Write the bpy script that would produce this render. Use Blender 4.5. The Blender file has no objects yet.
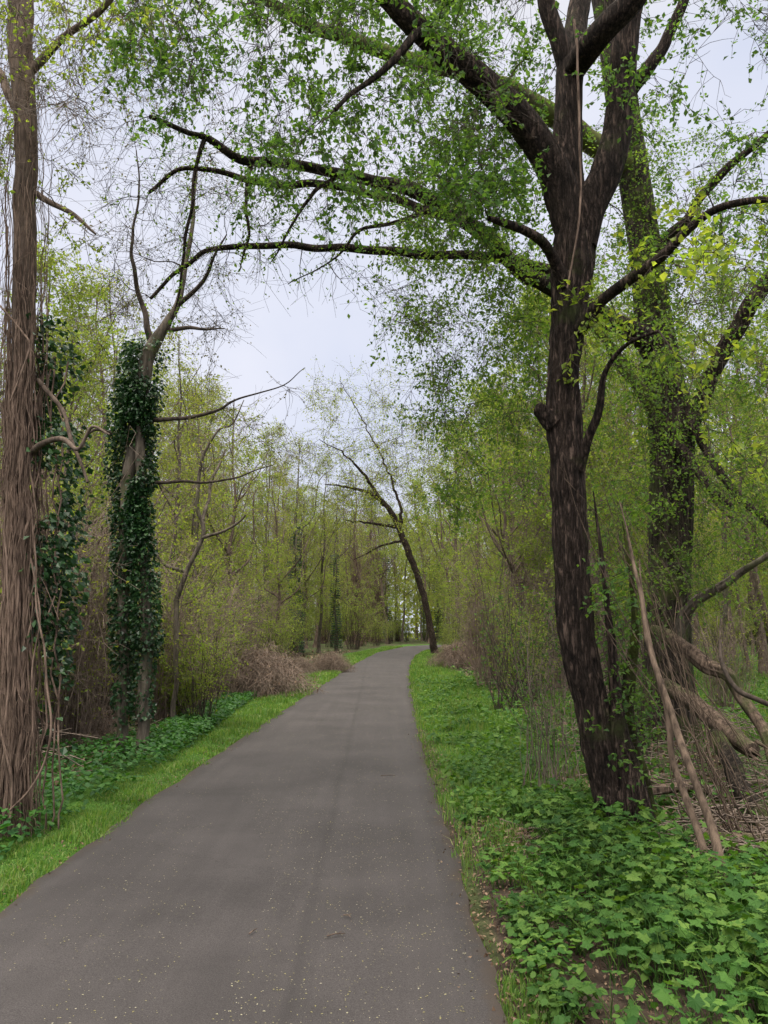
import bpy, math, random
import numpy as np
from mathutils import Vector

R = np.random.default_rng(7)
random.seed(7)
S = bpy.context.scene
COL = S.collection
PI = math.pi

# ------------------------------------------------------------------ camera
F, CX, CY, H = 769.0, 384.0, 512.0, 1.6
PITCH = math.atan(118 / F)
cp, sp = math.cos(PITCH), math.sin(PITCH)

def at(px, py, Y):
    cx, cy = (px - CX) / F, (CY - py) / F
    t = Y / (cp - sp * cy)
    return np.array([cx * t, Y, H + (sp + cp * cy) * t])

def ground_at(px, py):
    cx, cy = (px - CX) / F, (CY - py) / F
    t = -H / (sp + cp * cy)
    return np.array([cx * t, (cp - sp * cy) * t])

def px_of(x, y):
    return CX + F * x / y

cam = bpy.data.cameras.new('camera')
cam.sensor_fit = 'VERTICAL'; cam.sensor_height = 36.0; cam.lens = F / 1024 * 36.0
cam.clip_start = 0.05; cam.clip_end = 2000
camo = bpy.data.objects.new('camera', cam); COL.objects.link(camo)
camo.location = (0, 0, H); camo.rotation_euler = (PI / 2 + PITCH, 0, 0)
S.camera = camo

# ------------------------------------------------------------------ noise
def _h(ix, iy, iz):
    n = (ix.astype(np.int64) * 374761393 + iy.astype(np.int64) * 668265263 + iz.astype(np.int64) * 2147483647 % 1000003) & 0xffffffff
    n = ((n ^ (n >> 13)) * 1274126177) & 0xffffffff
    n = ((n ^ (n >> 16)) * 2246822519) & 0xffffffff
    return ((n ^ (n >> 15)) & 0xffff) / 65535.0

def vnoise(x, y, z=0.0):
    x, y, z = np.broadcast_arrays(np.asarray(x, float), np.asarray(y, float), np.asarray(z, float))
    ix, iy, iz = np.floor(x), np.floor(y), np.floor(z)
    fx, fy, fz = x - ix, y - iy, z - iz
    fx, fy, fz = [f * f * (3 - 2 * f) for f in (fx, fy, fz)]
    r = 0
    for a in (0, 1):
        for b in (0, 1):
            for c in (0, 1):
                w = (fx if a else 1 - fx) * (fy if b else 1 - fy) * (fz if c else 1 - fz)
                r = r + w * _h(ix + a, iy + b, iz + c)
    return r * 2 - 1

def sstep(a, b, x):
    t = np.clip((x - a) / (b - a), 0, 1)
    return t * t * (3 - 2 * t)

# ------------------------------------------------------------------ path outline (plan)
LE = [(-420, 1200), (-180, 1034), (0, 908), (88, 845), (140, 807), (213, 757), (286, 709), (326, 683), (355, 663.5), (377, 652.5), (394, 647.3)]
RE = [(520, 1200), (515, 1060), (511, 1015), (499, 954), (466, 886), (444, 822), (434, 785), (421.5, 747), (414, 709), (409.5, 680), (410, 665), (415, 656), (424, 650.6)]
le = np.array([ground_at(*p) for p in LE]); re_ = np.array([ground_at(*p) for p in RE])
le = np.vstack([[le[0][0] - .1, -12], le]); re_ = np.vstack([[re_[0][0] + .1, -12], re_])
FAR_L = np.array([[2.2, 78], [4.6, 84.5], [9.5, 90], [17, 93], [30, 95]])
FAR_R = np.array([[5.6, 72], [8.5, 78], [13, 84], [20, 88], [31, 91]])
le = np.vstack([le[le[:, 1] < 72], FAR_L]); re_ = np.vstack([re_[re_[:, 1] < 64], FAR_R])

def resample(P, n, smooth=0):
    d = np.r_[0, np.cumsum(np.linalg.norm(np.diff(P, axis=0), axis=1))]
    t = np.linspace(0, d[-1], n)
    Q = np.stack([np.interp(t, d, P[:, i]) for i in range(P.shape[1])], 1)
    for _ in range(smooth):
        Q[1:-1] = .25 * Q[:-2] + .5 * Q[1:-1] + .25 * Q[2:]
    return Q
le = resample(le, 460, 30); re_ = resample(re_, 460, 30)

def XL(y):
    m = le[:, 1].argmax() + 1
    return np.interp(y, le[:m, 1], le[:m, 0])
def XR(y):
    m = re_[:, 1].argmax() + 1
    return np.interp(y, re_[:m, 1], re_[:m, 0])

def side_d(x, y):
    """signed distance-ish outside the path: negative inside; (left distance, right distance)"""
    return XL(y) - x, x - XR(y)

def gz(x, y):
    x = np.asarray(x, float); y = np.asarray(y, float)
    dl, dr = side_d(x, y)
    d = np.maximum(dl, dr)
    k = sstep(0.15, 2.5, d)
    z = -0.03 + 0.045 * sstep(-0.05, 0.25, d)
    z = z + k * (0.10 * vnoise(x * .35 + 3, y * .35) + 0.05 * vnoise(x * 1.3, y * 1.3 + 9)) + sstep(0.1, .6, d) * 0.018 * vnoise(x * 4, y * 4)
    z = z + 0.8 * sstep(12, 60, d) * vnoise(x * .03 + 7, y * .03)
    return z

# ------------------------------------------------------------------ mesh builder
class MB:
    def __init__(s):
        s.V = []; s.Q = []; s.T = []; s.qm = []; s.tm = []; s.n = 0
    def add(s, V, Q=None, T=None, m=0):
        V = np.asarray(V, float).reshape(-1, 3)
        if Q is not None and len(Q):
            Q = np.asarray(Q, np.int64).reshape(-1, 4); s.Q.append(Q + s.n); s.qm.append(np.full(len(Q), m))
        if T is not None and len(T):
            T = np.asarray(T, np.int64).reshape(-1, 3); s.T.append(T + s.n); s.tm.append(np.full(len(T), m))
        s.V.append(V); s.n += len(V)
    def mesh(s, name, mats, off=(0, 0, 0), smooth=True):
        V = np.concatenate(s.V) - np.asarray(off)
        Q = np.concatenate(s.Q) if s.Q else np.zeros((0, 4), np.int64)
        T = np.concatenate(s.T) if s.T else np.zeros((0, 3), np.int64)
        mi = np.concatenate(s.qm + s.tm) if (s.qm or s.tm) else np.zeros(0)
        me = bpy.data.meshes.new(name)
        me.vertices.add(len(V)); me.vertices.foreach_set('co', V.astype(np.float32).ravel())
        nl = len(Q) * 4 + len(T) * 3
        me.loops.add(nl); me.loops.foreach_set('vertex_index', np.r_[Q.ravel(), T.ravel()].astype(np.int32))
        me.polygons.add(len(Q) + len(T))
        st = np.r_[np.arange(len(Q)) * 4, len(Q) * 4 + np.arange(len(T)) * 3]
        me.polygons.foreach_set('loop_start', st.astype(np.int32))
        me.polygons.foreach_set('material_index', mi.astype(np.int32))
        me.polygons.foreach_set('use_smooth', np.full(len(Q) + len(T), smooth))
        for m in mats: me.materials.append(m)
        me.update(calc_edges=True); me.validate()
        return me
    def obj(s, name, mats, parent=None, off=(0, 0, 0), smooth=True):
        if not isinstance(mats, (list, tuple)): mats = [mats]
        o = bpy.data.objects.new(name, s.mesh(name, mats, off, smooth))
        COL.objects.link(o)
        if parent is not None: o.parent = parent
        return o

def norm(v):
    return v / np.maximum(np.linalg.norm(v, axis=-1, keepdims=True), 1e-9)

def tubes(mb, P, Rr, s=5, m=0, cap=False, disp=None):
    """batch of n tubes: P (n,k,3), Rr (n,k)"""
    P = np.asarray(P, float); Rr = np.asarray(Rr, float)
    if P.ndim == 2: P = P[None]; Rr = Rr[None]
    n, k, _ = P.shape
    T = norm(np.gradient(P, axis=1))
    mean = norm(P[:, -1] - P[:, 0])
    ref = np.where(np.abs(mean[:, 2:3]) > .75, np.array([[1., .1, 0]]), np.array([[0.05, .1, 1.]]))
    ref = np.repeat(ref[:, None], k, 1)
    N1 = norm(np.cross(T, ref)); N2 = np.cross(T, N1)
    th = np.arange(s) / s * 2 * PI
    c, sn = np.cos(th), np.sin(th)
    rad = Rr[:, :, None] * np.ones(s)
    if disp is not None:
        rad = rad + disp(P, Rr, th)
    V = P[:, :, None] + rad[..., None] * (N1[:, :, None] * c[None, None, :, None] + N2[:, :, None] * sn[None, None, :, None])
    idx = np.arange(n * k * s).reshape(n, k, s)
    a = idx[:, :-1]; b = idx[:, 1:]
    Q = np.stack([a, np.roll(a, -1, 2), np.roll(b, -1, 2), b], -1).reshape(-1, 4)
    mb.add(V.reshape(-1, 3), Q=Q, m=m)
    if cap:
        for i in range(n):
            for j, fl in ((0, 0), (k - 1, 1)):
                ring = V[i, j]
                cen = ring.mean(0) + T[i, j] * (0.15 * Rr[i, j] * (1 if fl else -1))
                tri = [[q, (q + 1) % s, s] for q in range(s)]
                if not fl: tri = [t[::-1] for t in tri]
                mb.add(np.vstack([ring, cen]), T=tri, m=m)

def spline(P, n):
    """Catmull-Rom through rows of P (any columns)"""
    P = np.asarray(P, float)
    if len(P) < 3: return resample(P, n)
    Q = np.vstack([2 * P[0] - P[1], P, 2 * P[-1] - P[-2]])
    d = np.r_[0, np.cumsum(np.linalg.norm(np.diff(P[:, :3], axis=0), axis=1))]
    t = np.linspace(0, d[-1], n)
    seg = np.clip(np.searchsorted(d, t, side='right') - 1, 0, len(P) - 2)
    u = ((t - d[seg]) / np.maximum(d[seg + 1] - d[seg], 1e-9))[:, None]
    p0, p1, p2, p3 = Q[seg], Q[seg + 1], Q[seg + 2], Q[seg + 3]
    return .5 * (2 * p1 + (p2 - p0) * u + (2 * p0 - 5 * p1 + 4 * p2 - p3) * u ** 2 + (3 * p1 - p0 - 3 * p2 + p3) * u ** 3)

def limb(rows, Y=None, step=.05, wob=.0, seed=0):
    """rows of (px, py, width px[, Y]) -> points, radii"""
    A = []
    for r in rows:
        y = r[3] if len(r) > 3 else Y
        p = at(r[0], r[1], y)
        A.append([*p, r[2] * .5 * math.hypot(p[1], p[2] - H) / F])
    A = np.array(A)
    L = np.linalg.norm(np.diff(A[:, :3], axis=0), axis=1).sum()
    n = max(6, int(L / step))
    B = spline(A, n)
    if wob:
        s = np.arange(n) * L / n
        for i in range(3):
            B[:, i] += wob * vnoise(s * 3.1 + seed * 7.7, i * 13.3, seed) * sstep(0, .3, s)
    return B[:, :3], np.maximum(B[:, 3], .003)

def bark_disp(amp, freq=10.0, seed=0.0, zf=.16):
    def f(P, Rr, th):
        # furrows that run along the trunk
        L = np.concatenate([np.zeros((len(P), 1)), np.cumsum(np.linalg.norm(np.diff(P, axis=1), axis=2), axis=1)], 1)
        a = Rr[:, :, None] * freq
        x = np.cos(th) * a; y = np.sin(th) * a; z = (L[:, :, None] * freq * zf + seed) * np.ones(len(th))
        n1 = 1 - np.abs(vnoise(x * 1.6, y * 1.6, z)); n2 = vnoise(x * 3.7, y * 3.7, z * 2.2); n3 = vnoise(x * .4, y * .4, z * .5 + 4)
        k = np.minimum(1, Rr[:, :, None] / .08)
        return k * amp * (n1 * 1.2 - .8 + .45 * n2) + Rr[:, :, None] * .12 * n3
    return f

# ------------------------------------------------------------------ leaves
def leaves(mb, C, size, m=0, up=.3, droop=.2, width=.62, rng=R, fold=.18, D=None):
    """one folded rhombus per leaf"""
    C = np.asarray(C, float); n = len(C)
    if not n: return
    if D is None:
        D = rng.normal(size=(n, 3))
    D = D + np.array([0, 0, -droop]); D = norm(D)
    Nn = rng.normal(size=(n, 3)) + np.array([0, 0, up * 3])
    Sd = norm(np.cross(D, Nn)); Nn = np.cross(Sd, D)
    s = np.asarray(size, float).reshape(-1, 1) * np.ones((n, 1)) * rng.uniform(.6, 1.25, (n, 1))
    V = np.stack([C, C + D * s * .5 + Sd * s * width * .5 + Nn * s * fold, C + D * s, C + D * s * .5 - Sd * s * width * .5 + Nn * s * fold], 1)
    mb.add(V.reshape(-1, 3), Q=np.arange(4 * n).reshape(n, 4), m=m)

def leaf_shape(mb, C, size, outline, tilt, m=0, rng=R, cup=.12, yaw=None):
    """leaf blades with a drawn outline (k,2), fanned round the stalk point, lying roughly flat"""
    n = len(C); k = len(outline)
    yaw = rng.uniform(0, 2 * PI, n) if yaw is None else yaw
    s = (np.asarray(size) * np.ones(n))[:, None]
    ox, oy = outline[:, 0][None] * s, outline[:, 1][None] * s
    rr = np.hypot(outline[:, 0], outline[:, 1])[None]
    ang = np.arctan2(outline[:, 1], outline[:, 0])[None]
    oz = -cup * s * rr ** 2 + s * .045 * np.cos(ang * 5)*rr + s * .05 * rng.normal(size=(n, k)) * rr
    X = np.concatenate([np.zeros((n, 1)), ox], 1); Yy = np.concatenate([np.zeros((n, 1)), oy], 1); Z = np.concatenate([np.zeros((n, 1)), oz], 1)
    # tilt the blade so that its tip (local +x) hangs or rises
    tl = (tilt if np.ndim(tilt) else rng.normal(.25, .28, n))[:, None]
    rl = rng.normal(0, .25, n)[:, None]
    X, Z = X * np.cos(tl) + Z * np.sin(tl), Z * np.cos(tl) - X * np.sin(tl)
    Yy, Z = Yy * np.cos(rl) + Z * np.sin(rl), Z * np.cos(rl) - Yy * np.sin(rl)
    cy, sy = np.cos(yaw)[:, None], np.sin(yaw)[:, None]
    V = np.stack([X * cy - Yy * sy, X * sy + Yy * cy, Z], -1) + np.asarray(C)[:, None]
    b = np.arange(n)[:, None, None] * (k + 1)
    j = np.arange(k)
    t = np.stack([np.zeros(k, int), j + 1, (j + 1) % k + 1], -1)[None]
    mb.add(V.reshape(-1, 3), T=(b + t).reshape(-1, 3), m=m)

def lobed(nl=5, depth=.30, spread=2.3):
    a, r = [], []
    for i in range(nl):
        c = -spread + 2 * spread * i / (nl - 1)
        L = 1.0 - .22 * abs(c) / spread
        for da, q in ((-.27, .74), (-.14, .86), (0, 1.0), (.14, .86), (.27, .74)):
            a.append(c + da * spread / 2.3 * 1.1); r.append(L * q)
        if i < nl - 1:
            a.append(c + spread / (nl - 1)); r.append(L * (1 - depth))
    a.append(PI); r.append(.12)
    o = np.array([[q * math.cos(t), q * math.sin(t)] for t, q in zip(a, r)])
    return o
MAPLE = lobed()
OVATE = np.array([[-.05, .0], [.1, .3], [.4, .38], [.7, .24], [1, 0], [.7, -.24], [.4, -.38], [.1, -.3]])

# ------------------------------------------------------------------ growing branches towards targets
def grow(skel, srad, targets, rng=R, droop=0.0, k=7, wob=.10, rmax=.03, uppen=.6, rfac=.010, reach=None):
    """join every target to the nearest skeleton point by a curved branch; returns list of (pts, radii)"""
    SP = [np.asarray(skel, float)]; SR = [np.asarray(srad, float)]
    P = SP[0]; Q = SR[0]
    d0 = np.array([np.min(np.linalg.norm(P - t, axis=1)) for t in targets])
    out = []
    for i in np.argsort(d0):
        t = targets[i]
        v = t - P
        dist = np.linalg.norm(v, axis=1)
        cost = dist + uppen * np.maximum(0, P[:, 2] - t[2])
        j = int(np.argmin(cost)); L = dist[j]
        if L < .08: continue
        if reach and L > reach: continue
        a = P[j]
        r0 = min(Q[j] * .6, rmax, .004 + rfac * L)
        u = np.linspace(0, 1, k)[:, None]
        mid = np.array([0, 0, 1.0]) * L * (.16 - droop)
        pts = a + (t - a) * u + mid * (u * (1 - u) * 2.2)
        w = rng.normal(size=(k, 3)) * wob * L * .35; w[0] = 0; w = (w + np.roll(w, 1, 0)) * .5; w[0] = 0
        pts = pts + w * np.minimum(1, u * 3)
        rad = r0 + (max(.0022, r0 * .3) - r0) * u[:, 0]
        out.append((pts, rad))
        P = np.vstack([P, pts[2:]]); Q = np.r_[Q, rad[2:]]
    return out

def twigs_on(branches, per, length, rng=R, k=4, droop=.1, r=.0028):
    """short twigs on the outer part of each branch -> P (n,k,3), R (n,k)"""
    A = []; D = []
    for pts, rad in branches:
        n = per if isinstance(per, int) else rng.integers(*per)
        ii = rng.integers(len(pts) // 3, len(pts), n)
        dirs = norm(pts[-1] - pts[max(0, len(pts) - 3)])
        for q in ii:
            A.append(pts[q]); D.append(norm(dirs * .7 + rng.normal(size=3) * .75 + np.array([0, 0, .1 - droop])))
    if not A: return np.zeros((0, k, 3)), np.zeros((0, k))
    A = np.array(A); D = np.array(D); n = len(A)
    L = length * rng.uniform(.5, 1.3, n)
    u = np.linspace(0, 1, k)
    P = A[:, None] + D[:, None] * (L[:, None] * u)[..., None]
    P = P + rng.normal(size=P.shape) * (L[:, None] * u)[..., None] * .10
    P[..., 2] -= (droop * L)[:, None] * u ** 2
    return P, np.full((n, k), r) * np.linspace(1, .45, k)

def leaf_sites(P, per, rng=R, spread=.02):
    n, k, _ = P.shape
    if not n: return np.zeros((0, 3))
    t = rng.uniform(.15, 1, (n, per)) * (k - 1)
    i = np.minimum(t.astype(int), k - 2); f = (t - i)[..., None]
    a = np.take_along_axis(P, i[..., None], 1); b = np.take_along_axis(P, (i + 1)[..., None], 1)
    C = (a + (b - a) * f).reshape(-1, 3)
    return C + rng.normal(size=C.shape) * spread

def add_branches(mb, br, s=5, m=0):
    byk = {}
    for p, r in br: byk.setdefault(len(p), []).append((p, r))
    for k, L in byk.items():
        tubes(mb, np.array([p for p, r in L]), np.array([r for p, r in L]), s, m)

# ------------------------------------------------------------------ materials
def new_mat(name):
    m = bpy.data.materials.new(name); m.use_nodes = True
    nt = m.node_tree; nt.nodes.clear()
    o = nt.nodes.new('ShaderNodeOutputMaterial')
    return m, nt, o

def N(nt, t, **kw):
    n = nt.nodes.new('ShaderNode' + t)
    for k, v in kw.items():
        if k.startswith('i_'): n.inputs[k[2:].replace('_', ' ')].default_value = v
        else: setattr(n, k, v)
    return n

def ramp(nt, stops, fac):
    r = nt.nodes.new('ShaderNodeValToRGB')
    e = r.color_ramp.elements
    while len(e) < len(stops): e.new(.5)
    for q, (p, c) in zip(e, stops): q.position = p; q.color = (*c, 1)
    nt.links.new(fac, r.inputs[0]); return r

def leaf_mat(name, cols, trans=.5, tcol=(1.7, 1.7, .7), rough=.55, spec=.25):
    m, nt, o = new_mat(name); L = nt.links.new
    g = N(nt, 'NewGeometry')
    k = len(cols)
    r = ramp(nt, [(i / max(1, k - 1), c) for i, c in enumerate(cols)], g.outputs['Random Per Island'])
    tc = N(nt, 'TexCoord')
    nz = N(nt, 'TexNoise', i_Scale=1.1, i_Detail=1.0); L(tc.outputs['Object'], nz.inputs['Vector'])
    vr = N(nt, 'MapRange', i_From_Min=.3, i_From_Max=.7, i_To_Min=.72, i_To_Max=1.28); L(nz.outputs['Fac'], vr.inputs['Value'])
    mx = N(nt, 'VectorMath', operation='SCALE'); L(r.outputs[0], mx.inputs[0]); L(vr.outputs[0], mx.inputs['Scale'])
    p = N(nt, 'BsdfPrincipled'); p.inputs['Roughness'].default_value = rough; p.inputs['Specular IOR Level'].default_value = spec
    L(mx.outputs[0], p.inputs['Base Color'])
    t = N(nt, 'BsdfTranslucent')
    tm = N(nt, 'VectorMath', operation='MULTIPLY'); tm.inputs[1].default_value = tcol; L(mx.outputs[0], tm.inputs[0]); L(tm.outputs[0], t.inputs['Color'])
    x = N(nt, 'MixShader'); x.inputs[0].default_value = trans
    L(p.outputs[0], x.inputs[1]); L(t.outputs[0], x.inputs[2]); L(x.outputs[0], o.inputs['Surface'])
    return m

def bark_mat(name, dark, light, moss=None, mossamt=.45, scale=22, bump=.6, crack=0):
    m, nt, o = new_mat(name); L = nt.links.new
    tc = N(nt, 'TexCoord'); mp = N(nt, 'Mapping'); mp.inputs['Scale'].default_value = (1, 1, .18); L(tc.outputs['Object'], mp.inputs['Vector'])
    n1 = N(nt, 'TexNoise', i_Scale=scale, i_Detail=6.0, i_Roughness=.65); L(mp.outputs[0], n1.inputs['Vector'])
    n2 = N(nt, 'TexNoise', i_Scale=3.0, i_Detail=3.0); L(tc.outputs['Object'], n2.inputs['Vector'])
    r = ramp(nt, [(.36, dark), (.62, light)], n1.outputs['Fac'])
    col = r.outputs[0]
    v = N(nt, 'MapRange', i_From_Min=.3, i_From_Max=.7, i_To_Min=.7, i_To_Max=1.3); L(n2.outputs['Fac'], v.inputs['Value'])
    sc = N(nt, 'VectorMath', operation='SCALE'); L(col, sc.inputs[0]); L(v.outputs[0], sc.inputs['Scale']); col = sc.outputs[0]
    hgt = n1.outputs['Fac']
    if crack:
        m2 = N(nt, 'Mapping'); m2.inputs['Scale'].default_value = (1, 1, .12); L(tc.outputs['Object'], m2.inputs['Vector'])
        wv = N(nt, 'VectorMath', operation='MULTIPLY_ADD'); wv.inputs[1].default_value = (.11, .11, .11); L(n1.outputs['Color'], wv.inputs[0]); L(m2.outputs[0], wv.inputs[2])
        vo = N(nt, 'TexVoronoi', feature='DISTANCE_TO_EDGE', i_Scale=crack); L(wv.outputs[0], vo.inputs['Vector'])
        ck = N(nt, 'MapRange', i_From_Min=.0, i_From_Max=.25, i_To_Min=.36, i_To_Max=1.2); L(vo.outputs['Distance'], ck.inputs['Value'])
        s3 = N(nt, 'VectorMath', operation='SCALE'); L(col, s3.inputs[0]); L(ck.outputs[0], s3.inputs['Scale']); col = s3.outputs[0]
        hm = N(nt, 'Math', operation='MULTIPLY_ADD'); hm.inputs[1].default_value = 1.2; L(ck.outputs[0], hm.inputs[0]); L(n1.outputs['Fac'], hm.inputs[2]); hgt = hm.outputs[0]
    if moss:
        n3 = N(nt, 'TexNoise', i_Scale=2.2, i_Detail=5.0, i_Roughness=.7); L(tc.outputs['Object'], n3.inputs['Vector'])
        f = N(nt, 'MapRange', i_From_Min=.62 - mossamt * .5, i_From_Max=.78 - mossamt * .5); L(n3.outputs['Fac'], f.inputs['Value'])
        mm = N(nt, 'Mix', data_type='RGBA'); mm.inputs['B'].default_value = (*moss, 1); L(f.outputs[0], mm.inputs['Factor']); L(col, mm.inputs['A']); col = mm.outputs['Result']
    p = N(nt, 'BsdfPrincipled'); p.inputs['Roughness'].default_value = .9; p.inputs['Specular IOR Level'].default_value = .15
    L(col, p.inputs['Base Color'])
    b = N(nt, 'Bump', i_Strength=bump, i_Distance=.02); L(hgt, b.inputs['Height']); L(b.outputs[0], p.inputs['Normal'])
    L(p.outputs[0], o.inputs['Surface'])
    return m

M = {}
M['bark_dark'] = bark_mat('dark_furrowed_bark', (.018, .0125, .0105), (.088, .062, .050), (.05, .06, .02), .08, 30, 1.0, 26)
M['bark_moss'] = bark_mat('mossy_bark', (.015, .011, .009), (.065, .050, .038), (.06, .075, .02), .30, 22, .8, 18)
M['limb_moss'] = bark_mat('mossy_limb_bark', (.03, .025, .018), (.09, .075, .05), (.085, .10, .025), .5)
M['bark_root'] = bark_mat('mossy_root_bark', (.012, .009, .007), (.06, .045, .036), (.05, .06, .012), .5, 26, 1.0, 26)
M['bark_brown'] = bark_mat('brown_bark', (.055, .04, .032), (.16, .12, .095))
M['bark_grey'] = bark_mat('grey_bark', (.05, .042, .034), (.15, .125, .10), (.07, .08, .03), .2)
M['twig'] = bark_mat('twig_bark', (.03, .024, .02), (.08, .062, .05), bump=.2)
M['twig_pale'] = bark_mat('pale_twig_bark', (.085, .066, .054), (.21, .165, .135), bump=.2)
M['vine'] = bark_mat('dead_vine_bark', (.06, .040, .031), (.24, .17, .132), scale=30)
M['thicket'] = bark_mat('thicket_stem_bark', (.12, .088, .07), (.27, .205, .165), bump=.2)
M['deadwood'] = bark_mat('weathered_dead_wood', (.03, .021, .016), (.17, .122, .092), (.05, .065, .02), .3, 24, 1.0)
M['pole'] = bark_mat('bare_brown_pole', (.04, .029, .022), (.15, .108, .08))
M['leaf_mid'] = leaf_mat('mid_green_leaf', [(.042, .095, .026), (.07, .14, .034), (.11, .19, .045)])
M['leaf_spring'] = leaf_mat('spring_green_leaf', [(.11, .17, .03), (.17, .235, .042), (.235, .27, .06)])
M['leaf_fresh'] = leaf_mat('fresh_green_leaf', [(.055, .115, .024), (.095, .165, .034), (.14, .205, .045)])
M['leaf_pale'] = leaf_mat('pale_yellow_green_leaf', [(.125, .17, .03), (.19, .235, .04), (.26, .27, .055)])
M['leaf_bud'] = leaf_mat('small_opening_leaf', [(.06, .06, .03), (.10, .10, .045), (.15, .12, .08)], trans=.3)
M['ivy'] = leaf_mat('dark_ivy_leaf', [(.007, .026, .010), (.012, .042, .013), (.02, .06, .018), (.045, .10, .03)], trans=.15, rough=.38, spec=.4)
M['herb'] = leaf_mat('herb_leaf', [(.02, .06, .012), (.04, .102, .019), (.064, .135, .025), (.10, .17, .034)], trans=.35, rough=.6, spec=.15)
M['nettle'] = leaf_mat('dark_herb_leaf', [(.015, .065, .014), (.03, .10, .018), (.055, .14, .025)], trans=.3)
M['grass'] = leaf_mat('grass_blade', [(.05, .125, .024), (.085, .18, .034), (.13, .225, .045), (.20, .22, .09)], trans=.4)
M['litter'] = leaf_mat('dead_leaf', [(.05, .03, .02), (.11, .07, .045), (.2, .14, .09), (.14, .08, .05)], trans=.1, tcol=(1, .8, .6))
M['petal'] = leaf_mat('fallen_bud_scale', [(.16, .145, .045), (.24, .225, .10), (.38, .36, .27)], trans=.2, tcol=(1, 1, .8))
M['straw'] = leaf_mat('dry_stalk', [(.16, .12, .085), (.26, .20, .15), (.33, .26, .20)], trans=.2, tcol=(1, .9, .7))

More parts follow.
